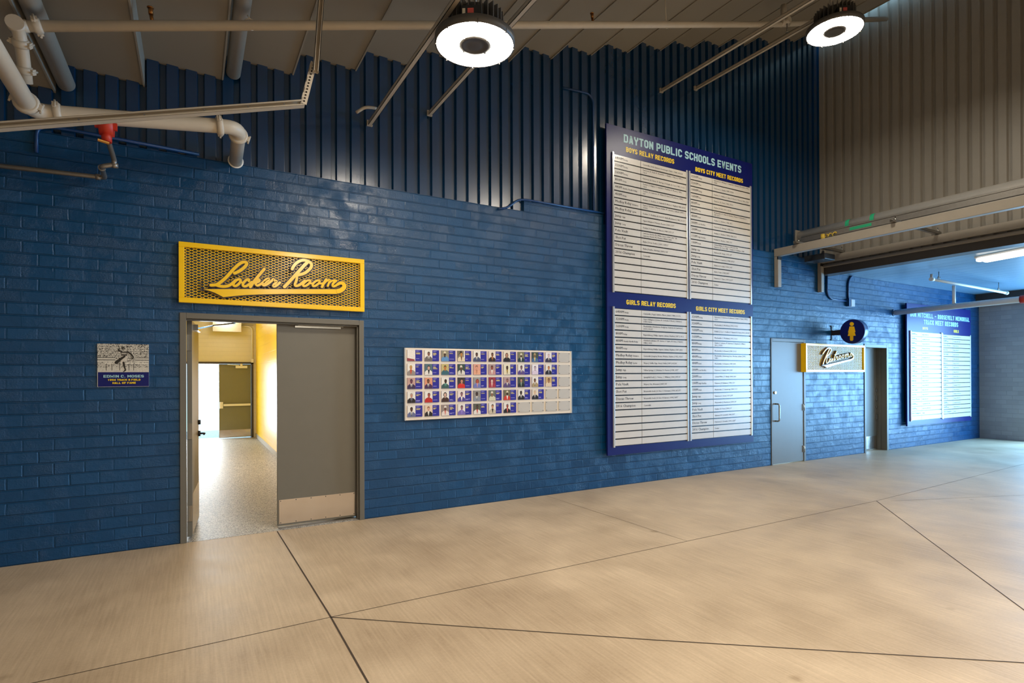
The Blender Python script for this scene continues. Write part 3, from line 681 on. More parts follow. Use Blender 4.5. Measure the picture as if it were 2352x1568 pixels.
limb([(.53, .06), (.50, .02)], .03, .04)
blob([(.44, .72), (.58, .74), (.57, .56), (.46, .56)], .07); blob([(.46, .68), (.56, .68), (.56, .64), (.46, .64)], .5)
blob([(.46, .58), (.58, .58), (.56, .38), (.45, .36)], .62)  # pale shorts
limb([(.58, .72), (.65, .64), (.69, .52), (.65, .46)], .035, .07); limb([(.46, .74), (.40, .78), (.42, .81)], .035, .08)
blob([(.49 + .034*math.cos(t*math.pi/6), .85 + .06*math.sin(t*math.pi/6)) for t in range(12)], .05); blob([(.48, .80), (.52, .80), (.52, .86), (.49, .86)], .14)
blob([(.55, .88), (.60, .88), (.59, .94), (.56, .94)], .08)
ph.build('photograph', M['photo'], po)
words_text(po, 'EDWIN C. MOSES', px0+.115*pw, px0+.90*pw, pz0+.215*(pz-pz0), pz0+.275*(pz-pz0), YP-.004, YP-.001, .18, .62, M['paleblue'], 'name_lettering')
h_ = pz-pz0
words_text(po, '1994 TRACK & FIELD', px0+.195*pw, px0+.83*pw, pz0+.140*h_, pz0+.182*h_, YP-.004, YP-.001, .21, .62, M['gold'], 'caption_lettering')
words_text(po, 'HALL OF FAME', px0+.285*pw, px0+.74*pw, pz0+.068*h_, pz0+.110*h_, YP-.004, YP-.001, .21, .62, M['gold'], 'caption_lettering')

# ---------------------------------------------------------------- plaque display
YD = -.035
a, b_, c_, d_ = at(929.5, 796.5, YD), at(930, 965, YD), at(1313, 808, YD), at(1313, 948.5, YD)
dx0, dx1 = (a.x+b_.x)/2, (c_.x+d_.x)/2; dz1, dz0 = (a.z+c_.z)/2, (b_.z+d_.z)/2
dp = thing('plaque_display', ((dx0+dx1)/2, 0, dz0), 'long ivory panel holding five rows of small portrait plaques, beside the double door', 'display board')
MB().box(dx0, dx1, YD, -.004, dz0, dz1).build('display_panel', M['panel'], dp, bevel=.004)
for x_ in (dx0-.004, dx1-.01): MB().box(x_, x_+.014, YD-.004, -.004, dz0, dz1).build('panel_edge', M['rail'], dp)
q0, q1 = at(935.5, 803, YD), at(1307.5, 946, YD)     # plaque grid
gx0, gx1 = at(935, 880, YD).x, at(1308, 880, YD).x
gz1, gz0 = at(935, 803, YD).z, at(935, 957.5, YD).z
cw, chh = (gx1-gx0 + .028)/11, (gz1-gz0 + .032)/5; plw, plh = cw-.028, chh-.032
W_, K_ = (236, 230, 222), (40, 36, 38)
PORT = [ # background, skin, hair, jacket, shirt, style
 [((236,228,220),None,None,(150,66,72),None,'s'),(W_,(140,96,82),(70,60,56),(112,104,104),W_,'t'),((150,142,120),(74,52,42),(224,210,180),(96,146,196),None,'h'),((150,140,120),(196,138,74),(44,34,30),(226,210,180),(130,90,60),'z'),(W_,(104,72,62),(40,32,32),(74,82,112),W_,'t'),((238,224,210),(126,84,62),(50,36,32),(54,40,44),(214,140,70),'t'),((238,226,206),(198,148,122),(92,58,44),K_,None,'b'),((126,124,96),(84,60,48),(226,216,190),(44,62,62),W_,'h'),((70,84,70),(140,104,76),(190,164,120),(76,110,150),(226,200,120),'h'),((238,232,236),(226,196,196),(180,160,166),(58,52,76),W_,'t')],
 [(W_,(206,146,92),(190,160,90),(150,138,132),(206,74,44),'v'),((84,110,120),(216,170,152),(46,40,44),(232,226,220),K_,'v'),((196,180,120),(198,130,70),(54,44,34),(62,104,116),None,'p'),((60,80,70),(110,74,56),(226,216,196),(222,216,206),K_,'h'),((222,160,140),(226,160,136),(120,90,70),(230,170,140),(196,130,100),'p'),((176,150,146),(150,74,62),(60,40,38),(200,150,146),W_,'p'),((234,226,200),(84,56,44),(40,32,30),(232,220,190),(206,170,70),'t'),(W_,(130,92,104),(60,48,66),(96,74,140),W_,'t'),((238,232,236),(196,176,190),(110,96,110),(222,206,224),None,'p'),(W_,(206,138,84),(150,84,44),K_,(150,150,160),'v')],
 [((196,158,148),(112,64,84),(60,40,56),(64,48,84),W_,'t'),((222,152,122),(128,84,60),(60,42,38),(72,46,88),W_,'t'),(W_,(64,46,40),(34,28,28),(60,92,92),(120,190,170),'t'),((66,60,60),(206,146,118),(44,36,36),(214,50,44),None,'p'),((150,150,150),(188,92,72),(140,50,34),(116,124,190),(206,150,150),'b'),((150,56,70),(226,190,182),(90,50,50),(170,60,76),(226,180,176),'v'),((178,150,152),(158,106,96),(96,76,76),(92,74,124),W_,'t'),((72,84,72),(196,150,124),(54,44,40),(40,44,44),(150,170,150),'b'),(W_,(128,84,60),(44,36,32),(176,152,112),W_,'t'),((206,172,120),(160,110,74),(74,54,40),(228,206,176),None,'p')],
 [(W_,(206,152,132),(168,156,146),K_,(140,140,160),'t'),(W_,(176,84,72),(96,50,40),(192,46,44),None,'p'),(W_,(226,186,168),(38,32,34),(70,48,44),None,'b'),((238,222,218),(150,104,116),(64,50,66),(84,72,150),W_,'v'),((146,140,136),(74,54,52),(40,34,36),(140,146,160),W_,'t'),((110,116,104),(150,110,84),(228,220,204),(214,212,180),None,'h'),((116,110,84),(70,50,40),(214,204,176),(206,66,54),W_,'h'),(W_,(60,44,40),(34,28,28),(36,34,44),W_,'t'),((228,214,196),(226,190,160),(196,170,140),(36,36,42),(200,190,190),'t')],
 [(W_,(86,56,50),(44,34,34),(106,112,150),W_,'t'),((232,206,180),(222,170,146),(124,80,50),K_,W_,'v'),((150,134,126),(110,72,62),(230,220,214),(230,218,210),(206,120,110),'h'),(W_,(150,106,124),(64,50,70),(126,110,180),(150,130,206),'p'),((96,96,84),(84,64,58),(52,48,48),(230,226,220),(200,90,80),'p'),(W_,(206,150,114),(44,36,34),(206,192,170),K_,'t'),(W_,(160,84,72),(110,104,110),K_,(214,110,100),'v')]]
def ell(cx, cz, rx, rz, n=14): return [(cx + rx*math.cos(2*math.pi*k/n), cz + rz*math.sin(2*math.pi*k/n)) for k in range(n)]
pl_mesh = None; R = random.Random(11)
for r_ in range(5):
    for c2 in range(11):
        x0 = gx0 + c2*cw; z0 = gz1 - plh - r_*chh
        filled = c2 < len(PORT[r_])
        y1 = YD; y0 = YD-.010
        bx = MB().box(0, plw, -.010, 0, 0, plh)
        po_ = bx.build('plaque', M['plaque'] if filled else M['blank'], dp); po_.location = Vector((x0, YD, z0)) - wloc(dp)
        for v in po_.data.vertices: v.co += wloc(dp)
        if not filled:
            po_['label'] = 'blank grey plaque'
            for u in (.012, plw-.012):
                for q in (.012, plh-.012):
                    so = MB().lathe([(0, -.013), (.005, -.013), (.005, -.010)], (u, 0, q), 8, 'y').build('screw', M['darkgrey'], po_)
                    for v in so.data.vertices: v.co += wloc(po_)
            continue
        bgc, sk, hr, jk, sh, stl = PORT[r_][c2]; g = MB(); pw_ = plw*.53
        L_ = lambda c: lin(*c)
        Q = lambda pts: [(u*pw_, v*plh) for u, v in pts]
        lay = [-.0103]
        def put(pts, col):
            lay[0] -= .00012; g.flat(Q(pts), lay[0], L_(col))
        put([(0, 0), (1, 0), (1, 1), (0, 1)], bgc)
        if stl == 's':
            put([(0, 0), (.92, 0), (.92, .14), (0, .27)], jk)
        else:
            if stl == 'z':
                for k in range(5): put([(0, .95-k*.13), (.9-.1*k, 1), (.8-.1*k, 1), (0, .9-k*.13)], (40, 36, 34))
                put([(.86, .3), (1, .3), (1, 1), (.86, 1)], (236, 230, 224))
            ox = R.uniform(-.05, .05); cx = .5 + ox; cz = .66 + R.uniform(-.03, .03); rx, rz = .165, .17
            if stl == 'b': put(ell(cx, cz-.02, rx*1.45, rz*1.35), hr)
            put([(.0, 0), (1, 0), (.98, .28), (.78, .40), (.62, .46), (.38, .46), (.2, .40), (.02, .27)], jk)
            put([(cx-.09, .36), (cx+.09, .36), (cx+.08, cz), (cx-.08, cz)], tuple(int(k*.85) for k in sk))
            if sh is not None:
                put([(cx-.13, .46), (cx+.13, .46), (cx+.02, .05), (cx-.02, .05)], sh)
                if stl == 't': put([(cx-.03, .42), (cx+.03, .42), (cx+.045, .12), (cx, .04), (cx-.045, .12)], tuple(int(k*.45) for k in (jk if sh == W_ else sh)))
            if stl != 'b': put(ell(cx, cz+.05, rx*1.05, rz*1.0), hr)
            put(ell(cx, cz-.02, rx*.92, rz*.98), sk)
            if stl == 'h':
                put([(cx-rx, cz+.04), (cx+rx, cz+.04), (cx+rx*.9, cz+.17), (cx+rx*.4, cz+.24), (cx-rx*.4, cz+.24), (cx-rx*.9, cz+.17)], hr); put([(cx-rx*1.25, cz+.03), (cx+rx*1.1, cz+.03), (cx+rx*1.05, cz+.07), (cx-rx*1.1, cz+.07)], tuple(int(k*.75) for k in hr))
            else: put([(cx-rx*.98, cz+.06), (cx-rx*.8, cz+.10), (cx, cz+.125), (cx+rx*.8, cz+.10), (cx+rx*.98, cz+.06), (cx+rx*.8, cz+.18), (cx, cz+.23), (cx-rx*.8, cz+.18)], hr)
            dk = tuple(int(k*.45) for k in sk)
            for e_ in (-.06, .06): put(ell(cx+e_, cz+.0, .022, .014, 8), dk)
            put([(cx-.05, cz-.105), (cx+.05, cz-.105), (cx+.04, cz-.085), (cx-.04, cz-.085)], dk)
            put([(cx-.012, cz-.055), (cx+.016, cz-.055), (cx+.004, cz)], tuple(int(k*.75) for k in sk))
        po3 = g.build('portrait', M['photo'], po_)
        for v in po3.data.vertices: v.co += wloc(po_)
        tx = MB(); ty = MB()
        u0 = plw*.58
        for k in range(R.choice((1, 2, 2, 2, 3))):
            x_ = u0
            wd = plw*R.uniform(.14, .30); tx.box(x_, x_+wd, -.0112, -.010, plh*(.70-k*.085), plh*(.755-k*.085))
        ty.box(u0, u0+plw*.26, -.011, -.010, plh*.90, plh*.925).box(u0, u0+plw*.18, -.011, -.010, plh*.85, plh*.872)
        hl = ty.build('heading_lettering', M['ptext2'], po_)
        for v in hl.data.vertices: v.co += wloc(po_)
        ty = MB()
        for k in range(R.choice((1, 1, 2))):
            ty.box(u0, u0+plw*R.uniform(.14, .33), -.011, -.010, plh*(.19-k*.06), plh*(.225-k*.06))
        for mb_, mt, nm in ((tx, 'ptext', 'name_lettering'), (ty, 'ptext2', 'caption_lettering')):
            o_ = mb_.build(nm, M[mt], po_)
            for v in o_.data.vertices: v.co += wloc(po_)

# ---------------------------------------------------------------- record boards
def row_text(parent_strip, y, x0, xd, x1, z0, z1, ev, val, hk=.40):
    mb = MB(); h = z1-z0
    big, _, small = ev.partition('~')
    e = small_text(mb, big, x0+.035, z0+h*.34, h*.60, y, (xd-x0)*.80, 1.1)
    if small: small_text(mb, small, e+.013, z0+h*.34, h*.38, y, xd-e-.05)
    mb.build('event_lettering', M['ink'], parent_strip); mb = MB()
    if val:
        ls = val.split('\n'); n_ = len(ls)
        for k, s_ in enumerate(ls):
            zz = z0 + h*(.34 if n_ == 1 else (.60 - .42*k)); small_text(mb, s_, xd+.035, zz, h*.37, y, x1-xd-.08)
    if mb.v: mb.build('result_lettering', M['ink'], parent_strip)
def table(root, Y, x0, x1, xd, z0, z1, rows, n, txt=True, gap=.0165):
    MB().box(x0, x1, Y-.003, Y+.002, z0, z1).build('table_backing', M['back'], root)
    hh = (z1-z0)/n
    for k in range(n):
        za, zb = z1-(k+1)*hh+gap/2, z1-k*hh-gap/2
        st = MB().box(x0+.004, xd-.004, Y-.012, Y-.003, za, zb).box(xd+.004, x1-.004, Y-.012, Y-.003, za, zb).build('record_strip', M['strip'], root)
        if k < len(rows): row_text(st, Y-.0128, x0, xd, x1, za, zb, *rows[k])
    for x in (x0, x1): MB().box(x-.014, x+.014, Y-.022, Y, z0-.012, z1+.02).build('edge_rail', M['rail'], root, bevel=.003)

YB = -.085
bl, bbl, btr, bbr = at(1392.5, 283, YB), at(1396, 1048, YB), at(1727, 375, YB), at(1732, 1013, YB)
bx0, bx1 = (bl.x+bbl.x)/2, (btr.x+bbr.x)/2; bz1, bz0 = (bl.z+btr.z)/2, (bbl.z+bbr.z)/2
rb = thing('record_board', ((bx0+bx1)/2, 0, bz0), 'tall navy records board with four white tables, rising above the brick', 'board')
MB().box(bx0, bx1, YB, YB+.03, bz0, bz1).box(bx0+.1, bx1-.1, YB+.03, -.001, bz0+.1, bz0+.14).box(bx0+.1, bx1-.1, YB+.03, -.001, 3.2, 3.25).box(bx0+.1, bx1-.1, YB+.03, .012, bz1-.2, bz1-.15).build('board_panel', M['navy'], rb, bevel=.003)
def line(root, s, l, r_, Y, m_, name, t=.27, w=.6):
    # l, r_: (px, y_top, y_bottom) of the line's two ends
    a, b2 = at(l[0], l[1], Y), at(l[0], l[2], Y); c_, d_ = at(r_[0], r_[1], Y), at(r_[0], r_[2], Y)
    words_text(root, s, (a.x+b2.x)/2, (c_.x+d_.x)/2, (b2.z+d_.z)/2, (a.z+c_.z)/2, Y-.0015, Y, t, w, m_, name)
line(rb, 'DAYTON PUBLIC SCHOOLS EVENTS', (1432.3, 306, 324.6), (1702.3, 382.7, 399.2), YB, M['paleblue'], 'title_lettering', .20)
for s, l, r_ in (('BOYS RELAY RECORDS', (1437.6, 337.4, 347.8), (1548.3, 365.8, 377.3)), ('BOYS CITY MEET RECORDS', (1597.2, 382.8, 392.4), (1706.2, 411.2, 421.2)),
                 ('GIRLS RELAY RECORDS', (1438.8, 688, 698.6), (1552, 697.4, 707.6)), ('GIRLS CITY MEET RECORDS', (1598.6, 702.2, 712), (1710.5, 713, 722.4))):
    line(rb, s, l, r_, YB, M['gold'], 'heading_lettering', .19, .56)
BR = [('6400M~Relay','Centerville | Dish, Earnest, Stonebarger, Keller | 1988 | 18:15.8'),('3200M~Relay','Patterson | K. Bush, B. Alexander, L. Hamlin, S. Mason | 1990 |\n7:56.4'),('1600M~Relay','Patterson | K. Dixon, D. Burrage, R. Boykin, B. Cox | 1985 | 3:16.3'),('800M~Relay','Dunbar | S. Bagley, C. Cantrell, C. Robbins, D. Moore | 1980 |\n1:26.0'),('440M~Shuttle Hurdle Relay','Dunbar | G. Lawrence, A. White, R. Hatton, M. Jackson | 1984 |\n54.7'),('400M~Relay','Dunbar | C. Robbins, C. Cantrell, D. Moore, L. Bagley | 1980 | 41.0'),('Medley Relay~Distance','Dayton Christian | Warner, Riddle, M. Luthold, J. Luthold | 2007 |\n10:34.5'),('Medley Relay~Sprint','Dunbar | C. Robbins, A. Ford, D. Smith, M. Johnson | 1982 | 3:31.7'),('Jump~High',"Upper Arlington | Herman, Keener | 2003 | 12'9\""),('Jump~Long',"Dunbar | C. Robbins, D. Moore | 1980 | 43'11.5\""),('Pole Vault',"Lawrence North, IN | White, Stone | 2004 | 28'6\" TIE\nLawrence North, IN | Thomas, White | 2005"),('Shot Put',"Butler | Drew, Pacifico | 2007 | 108'9.5\""),('Discus Throw',"Butler | Pacifico, Sherman | 2007 | 318'"),('2016 Champion','Centerville')]
BC = [('3200M~Relay','Patterson | D. Whiting, C. Campbell, T. Harris, R. Woodard | 1990 |\n7:58.3'),('3200M~Run','Patterson | L. Hamlin | 1989 | 9:33.8'),('1600M~Relay','Dunbar | C. Robbins, K. Gales, D. Moore, P. Pierce | 1980 | 3:18.3'),('1600M~Run','Patterson | K. Dame | 1986 | 4:24.6'),('800M~Run','Dunbar | B. Bell | 2015 | 1:52.01'),('400M~Relay','Meadowdale | D. Evans, B. Bentley, J. Harris, C. Richardson |\n1991 | 41.9'),('400M~Dash','Dunbar | C. Robbins | 1980 | 47.2'),('300M~Low Hurdles','Patterson | D. Burrage | 1985 | 36.6'),('200M~Dash','Dunbar | C. Robbins | 1980 & 1981 | 21.4'),('110M~High Hurdles','Dunbar | C. Nettles | 1980 | 13.7'),('100M~Dash','Colonel White | T. Harper | 1990 | 10.5 TIE\nPatterson | B. Cox | 1985     Dunbar | C. Robbins | 1980'),('Jump~High',"Belmont | M. Hodge | 1977 | 6'9\""),('Jump~Long',"Dunbar | G. Lawrence | 1984 | 23'5.5\""),('Pole Vault',"Belmont | D. Keller | 1974 | 14'0\""),('Shot Put',"Roth | P. Barr | 1969 | 58'7\""),('Discus Throw',"Patterson | C. Barn | 1979 | 161'7\""),('2016 Champion','Dunbar')]
GR = [('6400M~Relay','Centerville | Vogel, Guthrie, Mason, Joiner | 1988 | 21:17.6'),('3200M~Relay','Upper Arlington | J. Jones, B. Courtade, S. Bond, J. Schreier |\n1994 | 9:23.6'),('1600M~Relay','Meadowdale | Henderson, Pettigrew, Underwood, Lawrence |\n2014 | 3:56.65'),('800M~Relay','Reynoldsburg | Phillips, Ingram, Latham, Hopkins | 2007 | 1:41.2'),('400M~Shuttle Hurdle Relay','Chaminade Julienne | M. Gaston, S. Taylor, M. Vera, S. Austin |\n1986 | 1:02.0'),('400M~Relay','Reynoldsburg | Phillips, Ingram, Latham, Hopkins | 2007 | 48.0'),('Medley Relay~Distance','Centerville | Jungren, Brown, Weldon, Guthrie | 1992 | 9:50.7'),('Medley Relay~Sprint','Wayne | Griffin, Page, Avery, Dallas | 2007 | 4:15.00'),('Jump~High',"Yellow Springs | C. Brisbane, D. Pearson | 1978 | 10'5\""),('Jump~Long',"Springfield South | L. Fenton, C. Williams | 1983 | 34'11.5\""),('Pole Vault',"Wayne | Ots, Weissand | 2007 | 18'"),('Shot Put',"Westerville South | K. Kerr, C. Hormann | 1998 | 86'5.75\""),('Discus Throw',"Westerville South | K. Kerr, M. Barner | 1998 | 264'5\""),('2016 Champion','Centerville')]
GC = [('3200M~Relay','Patterson | T. Harrison, D. Johnson, S. Smith, S. Davis | 1992 |\n9:50.3'),('3200M~Run','Meadowdale | S. Workman | 1994 | 11:42.3'),('1600M~Relay','Dunbar | J. Lee, C. Redford, S. Hayward, R. Davis | 2011 | 3:59.09'),('1600M~Run','Meadowdale | S. Workman | 1993 | 5:16.2'),('800M~Relay','Dunbar | S. Johnson, M. Andrews, S. Shepherd, S. White |\n2011 | 1:43.05'),('800M~Run','Meadowdale | G. Bennett | 1989 | 2:16.2'),('400M~Relay','Meadowdale | Armstrong, Jones, Norman, Latham | 2000 |\n0:48.0'),('400M~Dash','Meadowdale | G. Bennett | 1989 | 54.4'),('300M~Low Hurdles','Patterson | S. Smith | 1991 | 44.5'),('200M~Dash','Colonel White | T. Handy | 2002 | 24.0'),('100M~High Hurdles','Patterson | B. Robinson | 1990 | 13.9'),('100M~Dash','Meadowdale | T. Armstrong | 2000 | 11.9'),('Jump~High',"Patterson | S. Green | 1977 | 5'8\""),('Jump~Long',"Meadowdale | J. Henderson | 2014 | 18'"),('Pole Vault',"Dunbar | D. Foster | 2010 | 11'"),('Shot Put',"Belmont | M. Cornwell | 1984 | 39'7\""),('Discus Throw',"Patterson | S. Crowder | 1991 | 128'7\""),('2016 Champion','Dunbar')]
X1a, X1b, X1d = at(1407, 520, YB).x, at(1576.8, 540, YB).x, at(1471, 530, YB).x
X2a, X2b, X2d = at(1582.8, 550, YB).x, at(1722.8, 560, YB).x, at(1635, 560, YB).x
zt = (at(1407, 349.5, YB).z + at(1576.2, 394.5, YB).z + at(1722, 434, YB).z)/3; zb = (at(1409.5, 668.5, YB).z + at(1577, 686.5, YB).z + at(1723.5, 697, YB).z)/3
table(rb, YB, X1a, X1b, X1d, zb, zt, BR, 19); table(rb, YB, X2a, X2b, X2d, zb, zt, BC, 19)
zt = (at(1409, 706, YB).z + at(1577, 719, YB).z + at(1724, 730.5, YB).z)/3; zb = (at(1411, 1025, YB).z + at(1579, 1010, YB).z + at(1725.5, 998.5, YB).z)/3
table(rb, YB, X1a, X1b, X1d, zb, zt, GR, 19); table(rb, YB, X2a, X2b, X2d, zb, zt, GC, 19)

Y2 = -.085
a, b2, c_, d_ = at(2084, 703, Y2), at(2083, 981, Y2), at(2231, 706, Y2), at(2229, 963, Y2)
ex0, ex1 = (a.x+b2.x)/2, (c_.x+d_.x)/2; ez0, ez1 = (b2.z+d_.z)/2, 2.98
r2 = thing('record_board', ((ex0+ex1)/2, 0, ez0), 'shorter navy records board catching daylight glare near the end wall', 'board')
MB().box(ex0, ex1, Y2, Y2+.03, ez0, ez1).box(ex0+.1, ex1-.1, Y2+.03, -.001, ez0+.1, ez0+.14).box(ex0+.1, ex1-.1, Y2+.03, -.001, ez1-.2, ez1-.15).build('board_panel', M['navy'], r2, bevel=.003)
line(r2, 'DON MITCHELL - ROOSEVELT MEMORIAL', (2090.5, 716, 725.5), (2226.5, 729.5, 740), Y2, M['paleblue'], 'title_lettering', .19, .5)
line(r2, 'TRACK MEET RECORDS', (2121.5, 733, 743.5), (2200.5, 741.5, 751.8), Y2, M['paleblue'], 'title_lettering', .19, .5)
line(r2, 'BOYS', (2119, 750.5, 756.5), (2131, 751.5, 757.3), Y2, M['gold'], 'heading_lettering', .19, .5)
line(r2, 'GIRLS', (2190.5, 757, 763.5), (2202, 758, 764.3), Y2, M['gold'], 'heading_lettering', .19, .5)
MR = [('1600M~Relay','Dunbar | 1988 | 3:21.4'),('1600M~Run','Centerville | 1996 | 4:18.2'),('800M~Relay','Trotwood | 2003 | 1:27.5'),('800M~Run','Northmont | 1999 | 1:54.6'),('400M~Relay','Dunbar | 1980 | 41.8'),('400M~Dash','Meadowdale | 1991 | 47.9'),('300M~Hurdles','Wayne | 2005 | 37.2'),('200M~Dash','Patterson | 1985 | 21.3'),('110M~Hurdles','Dunbar | 1984 | 13.9'),('100M~Dash','Dunbar | 1981 | 10.6'),('Jump~High',"Belmont | 1990 | 6'9\""),('Jump~Long',"Dunbar | 1984 | 23'2\""),('Pole Vault',"Butler | 2001 | 15'0\""),('Shot Put',"Wayne | 2004 | 59'1\""),('Discus Throw',"Butler | 2007 | 178'"),('3200M~Relay','Centerville | 2002 | 7:58.8'),('3200M~Run','Beavercreek | 1998 | 9:24.0'),('2016 Champion','Dunbar')]
q = Y2
table(r2, Y2, at(2090.5, 860, q).x, at(2161.5, 860, q).x, at(2115, 860, q).x, at(2090.5, 966, q).z, at(2090.5, 761, q).z, MR, 19, gap=.014)
table(r2, Y2, at(2163.5, 860, q).x, at(2227.5, 860, q).x, at(2187, 860, q).x, at(2163.5, 961, q).z, at(2163.5, 767.5, q).z, MR[::-1][1:] + MR[-1:], 19, gap=.014)

# ---------------------------------------------------------------- restroom signs
YR = -.10
a, b2, c_, d_ = at(1851, 785, YR), at(1851, 855, YR), at(1987, 795.5, YR), at(1987, 853.5, YR)
rs = thing('restroom_sign', ((a.x+c_.x)/2, -.05, b2.z), 'yellow framed expanded metal sign with slanting script between two grey doors', 'sign')
rx0, rx1, rz0, rz1 = a.x, c_.x, (b2.z+d_.z)/2, (a.z+c_.z)/2
frame_sign(rs, rx0, rx1, rz0, rz1, YR, -.005, .042)
mp = MB(); mesh_panel(mp, rx0+.04, rx1-.04, rz0+.04, rz1-.04, YR+.02, .052, .026, .005); mp.build('mesh_panel', M['yellow'], rs)
K2 = 26.13
def C_(p): q = at(1880 + p[0]/K2, 790 + p[1]/K2, YR-.012); return (q.x, q.z)
SR = [([(260,580),(330,470),(430,350),(540,260),(640,232),(730,272),(758,340),(720,450),(640,580),(550,680),(480,712)],0,62),([(660,290),(580,450),(490,640),(410,830),(340,1000),(270,1205)],0,66),([(470,720),(500,850),(480,1000),(470,1100),(510,1148),(580,1090),(640,1000)],0,56),
      ([(640,985),(700,935),(720,892),(690,892),(650,950),(642,1020),(670,1058),(730,1030),(790,960)],0,50),([(770,980),(815,872),(842,925),(830,1000),(790,1035)],0,50),([(1100,430),(1040,560),(970,740),(925,890),(925,955),(962,958),(1010,900)],0,56),([(960,645),(1080,602),(1180,560)],0,46),
      ([(1040,830),(1060,780),(1102,745),(1140,782),(1112,870),(1112,928),(1160,920),(1220,860)],0,50),([(1280,695),(1232,760),(1232,858),(1280,895),(1328,830),(1328,722)],1,48),([(1470,645),(1412,710),(1402,798),(1450,836),(1498,780),(1508,682)],1,48),
      ([(1580,625),(1600,700),(1602,808)],0,46),([(1600,720),(1660,596),(1690,640),(1690,788)],0,46),([(1690,710),(1750,570),(1785,640),(1780,745),(1830,780),(1890,700)],0,46),([(1890,700),(1925,565),(1965,540),(1995,620),(1990,715),(1935,755)],0,46)]
SRW = [(1965,545,50),(2055,622,70),(2100,720,84),(2085,830,92),(2010,905,96),(1920,945,98)]
RT = [(230,1285),(400,1262),(900,1145),(1400,1022),(1960,890)]; RBm = [(230,1290),(330,1310),(430,1362),(520,1436),(900,1280),(1400,1142),(1930,1000)]
mp2 = abs(at(1930, 820, YR).z - at(1930, 821, YR).z)/K2
def script2(extra, y0, y1):
    mb = MB()
    for pts, cl_, wz in SR: stroke(mb, catmull([C_(p) for p in pts], 4, cl_), (wz+extra)*mp2, y0, y1, cl_)
    q = catmull([(*C_(p), p[2]) for p in SRW], 4); stroke(mb, q, [(p[2]+extra)*mp2 for p in q], y0, y1, rnd=False)
    top = [C_(p) for p in RT]; bot = [C_(p) for p in RBm]
    n_ = 14
    def ev(c, x):
        for (xa, za), (xb, zb_) in zip(c, c[1:]):
            if x <= xb: return za + (zb_-za)*((x-xa)/(xb-xa))
        return c[-1][1]
    xs = [top[0][0] + (top[-1][0]-top[0][0])*k/n_ for k in range(n_+1)]
    for xa, xb in zip(xs, xs[1:]):
        e_ = extra*mp2/2; mb.plate([(xa, ev(bot, xa)-e_), (xb, ev(bot, xb)-e_), (xb, ev(top, xb)+e_), (xa, ev(top, xa)+e_)], y0, y1)
    return mb
script2(0, YR-.016, YR-.002).build('script_lettering', M['yellow'], rs)
script2(44, YR-.002, YR+.018).build('lettering_backer', M['outline'], rs)

XB = 10.14
cc = atx(1957, 761, XB); rr = abs(atx(1957, 733, XB).z - atx(1957, 789, XB).z)/2
bs = thing('blade_sign', (XB, 0, cc.z), 'round navy sign with a yellow woman pictogram projecting from the wall', 'sign')
MB().lathe([(0, 0), (rr-.006, 0), (rr, .006), (rr, .012)], (XB, cc.y, cc.z), 48, 'x', False).build('sign_face', M['navy'], bs)
MB().lathe([(rr, .012), (rr, .115), (rr-.004, .12), (0, .12)], (XB, cc.y, cc.z), 48, 'x', True).build('sign_rim', M['rim'], bs)
MB().box(XB+.03, XB+.075, -.012, 0, cc.z-.13, cc.z+.13).box(XB+.01, XB+.095, -.02, 0, cc.z-.135, cc.z-.115).box(XB+.01, XB+.095, -.02, 0, cc.z+.115, cc.z+.135).box(XB+.03, XB+.075, cc.y+rr-.01, -.01, cc.z-.045, cc.z+.045).build('wall_bracket', M['blackiron'], bs)
def D_(p): q = atx(1820 + p[0]/9.8, 720 + p[1]/9.8, XB-.004); return q
pic = MB()
hp = [D_((1335 + 47*math.cos(t*math.pi/10), 234 + 45*math.sin(t*math.pi/10))) for t in range(20)]
pic.add(hp + [p + Vector((.004, 0, 0)) for p in hp], [list(range(20))] + [(i, (i+1) % 20, 20+(i+1) % 20, 20+i) for i in range(20)])
for poly in ([(1285,290),(1390,290),(1418,415),(1252,425)], [(1270,415),(1398,415),(1425,497),(1245,502)], [(1295,495),(1370,495),(1370,590),(1352,612),(1310,612),(1295,590)]):
    hp = [D_(p) for p in poly]; n_ = len(hp); pic.add(hp + [p + Vector((.004, 0, 0)) for p in hp], [list(range(n_))] + [(i, (i+1) % n_, n_+(i+1) % n_, n_+i) for i in range(n_)])
pic.build('woman_pictogram', M['yellow'], bs)

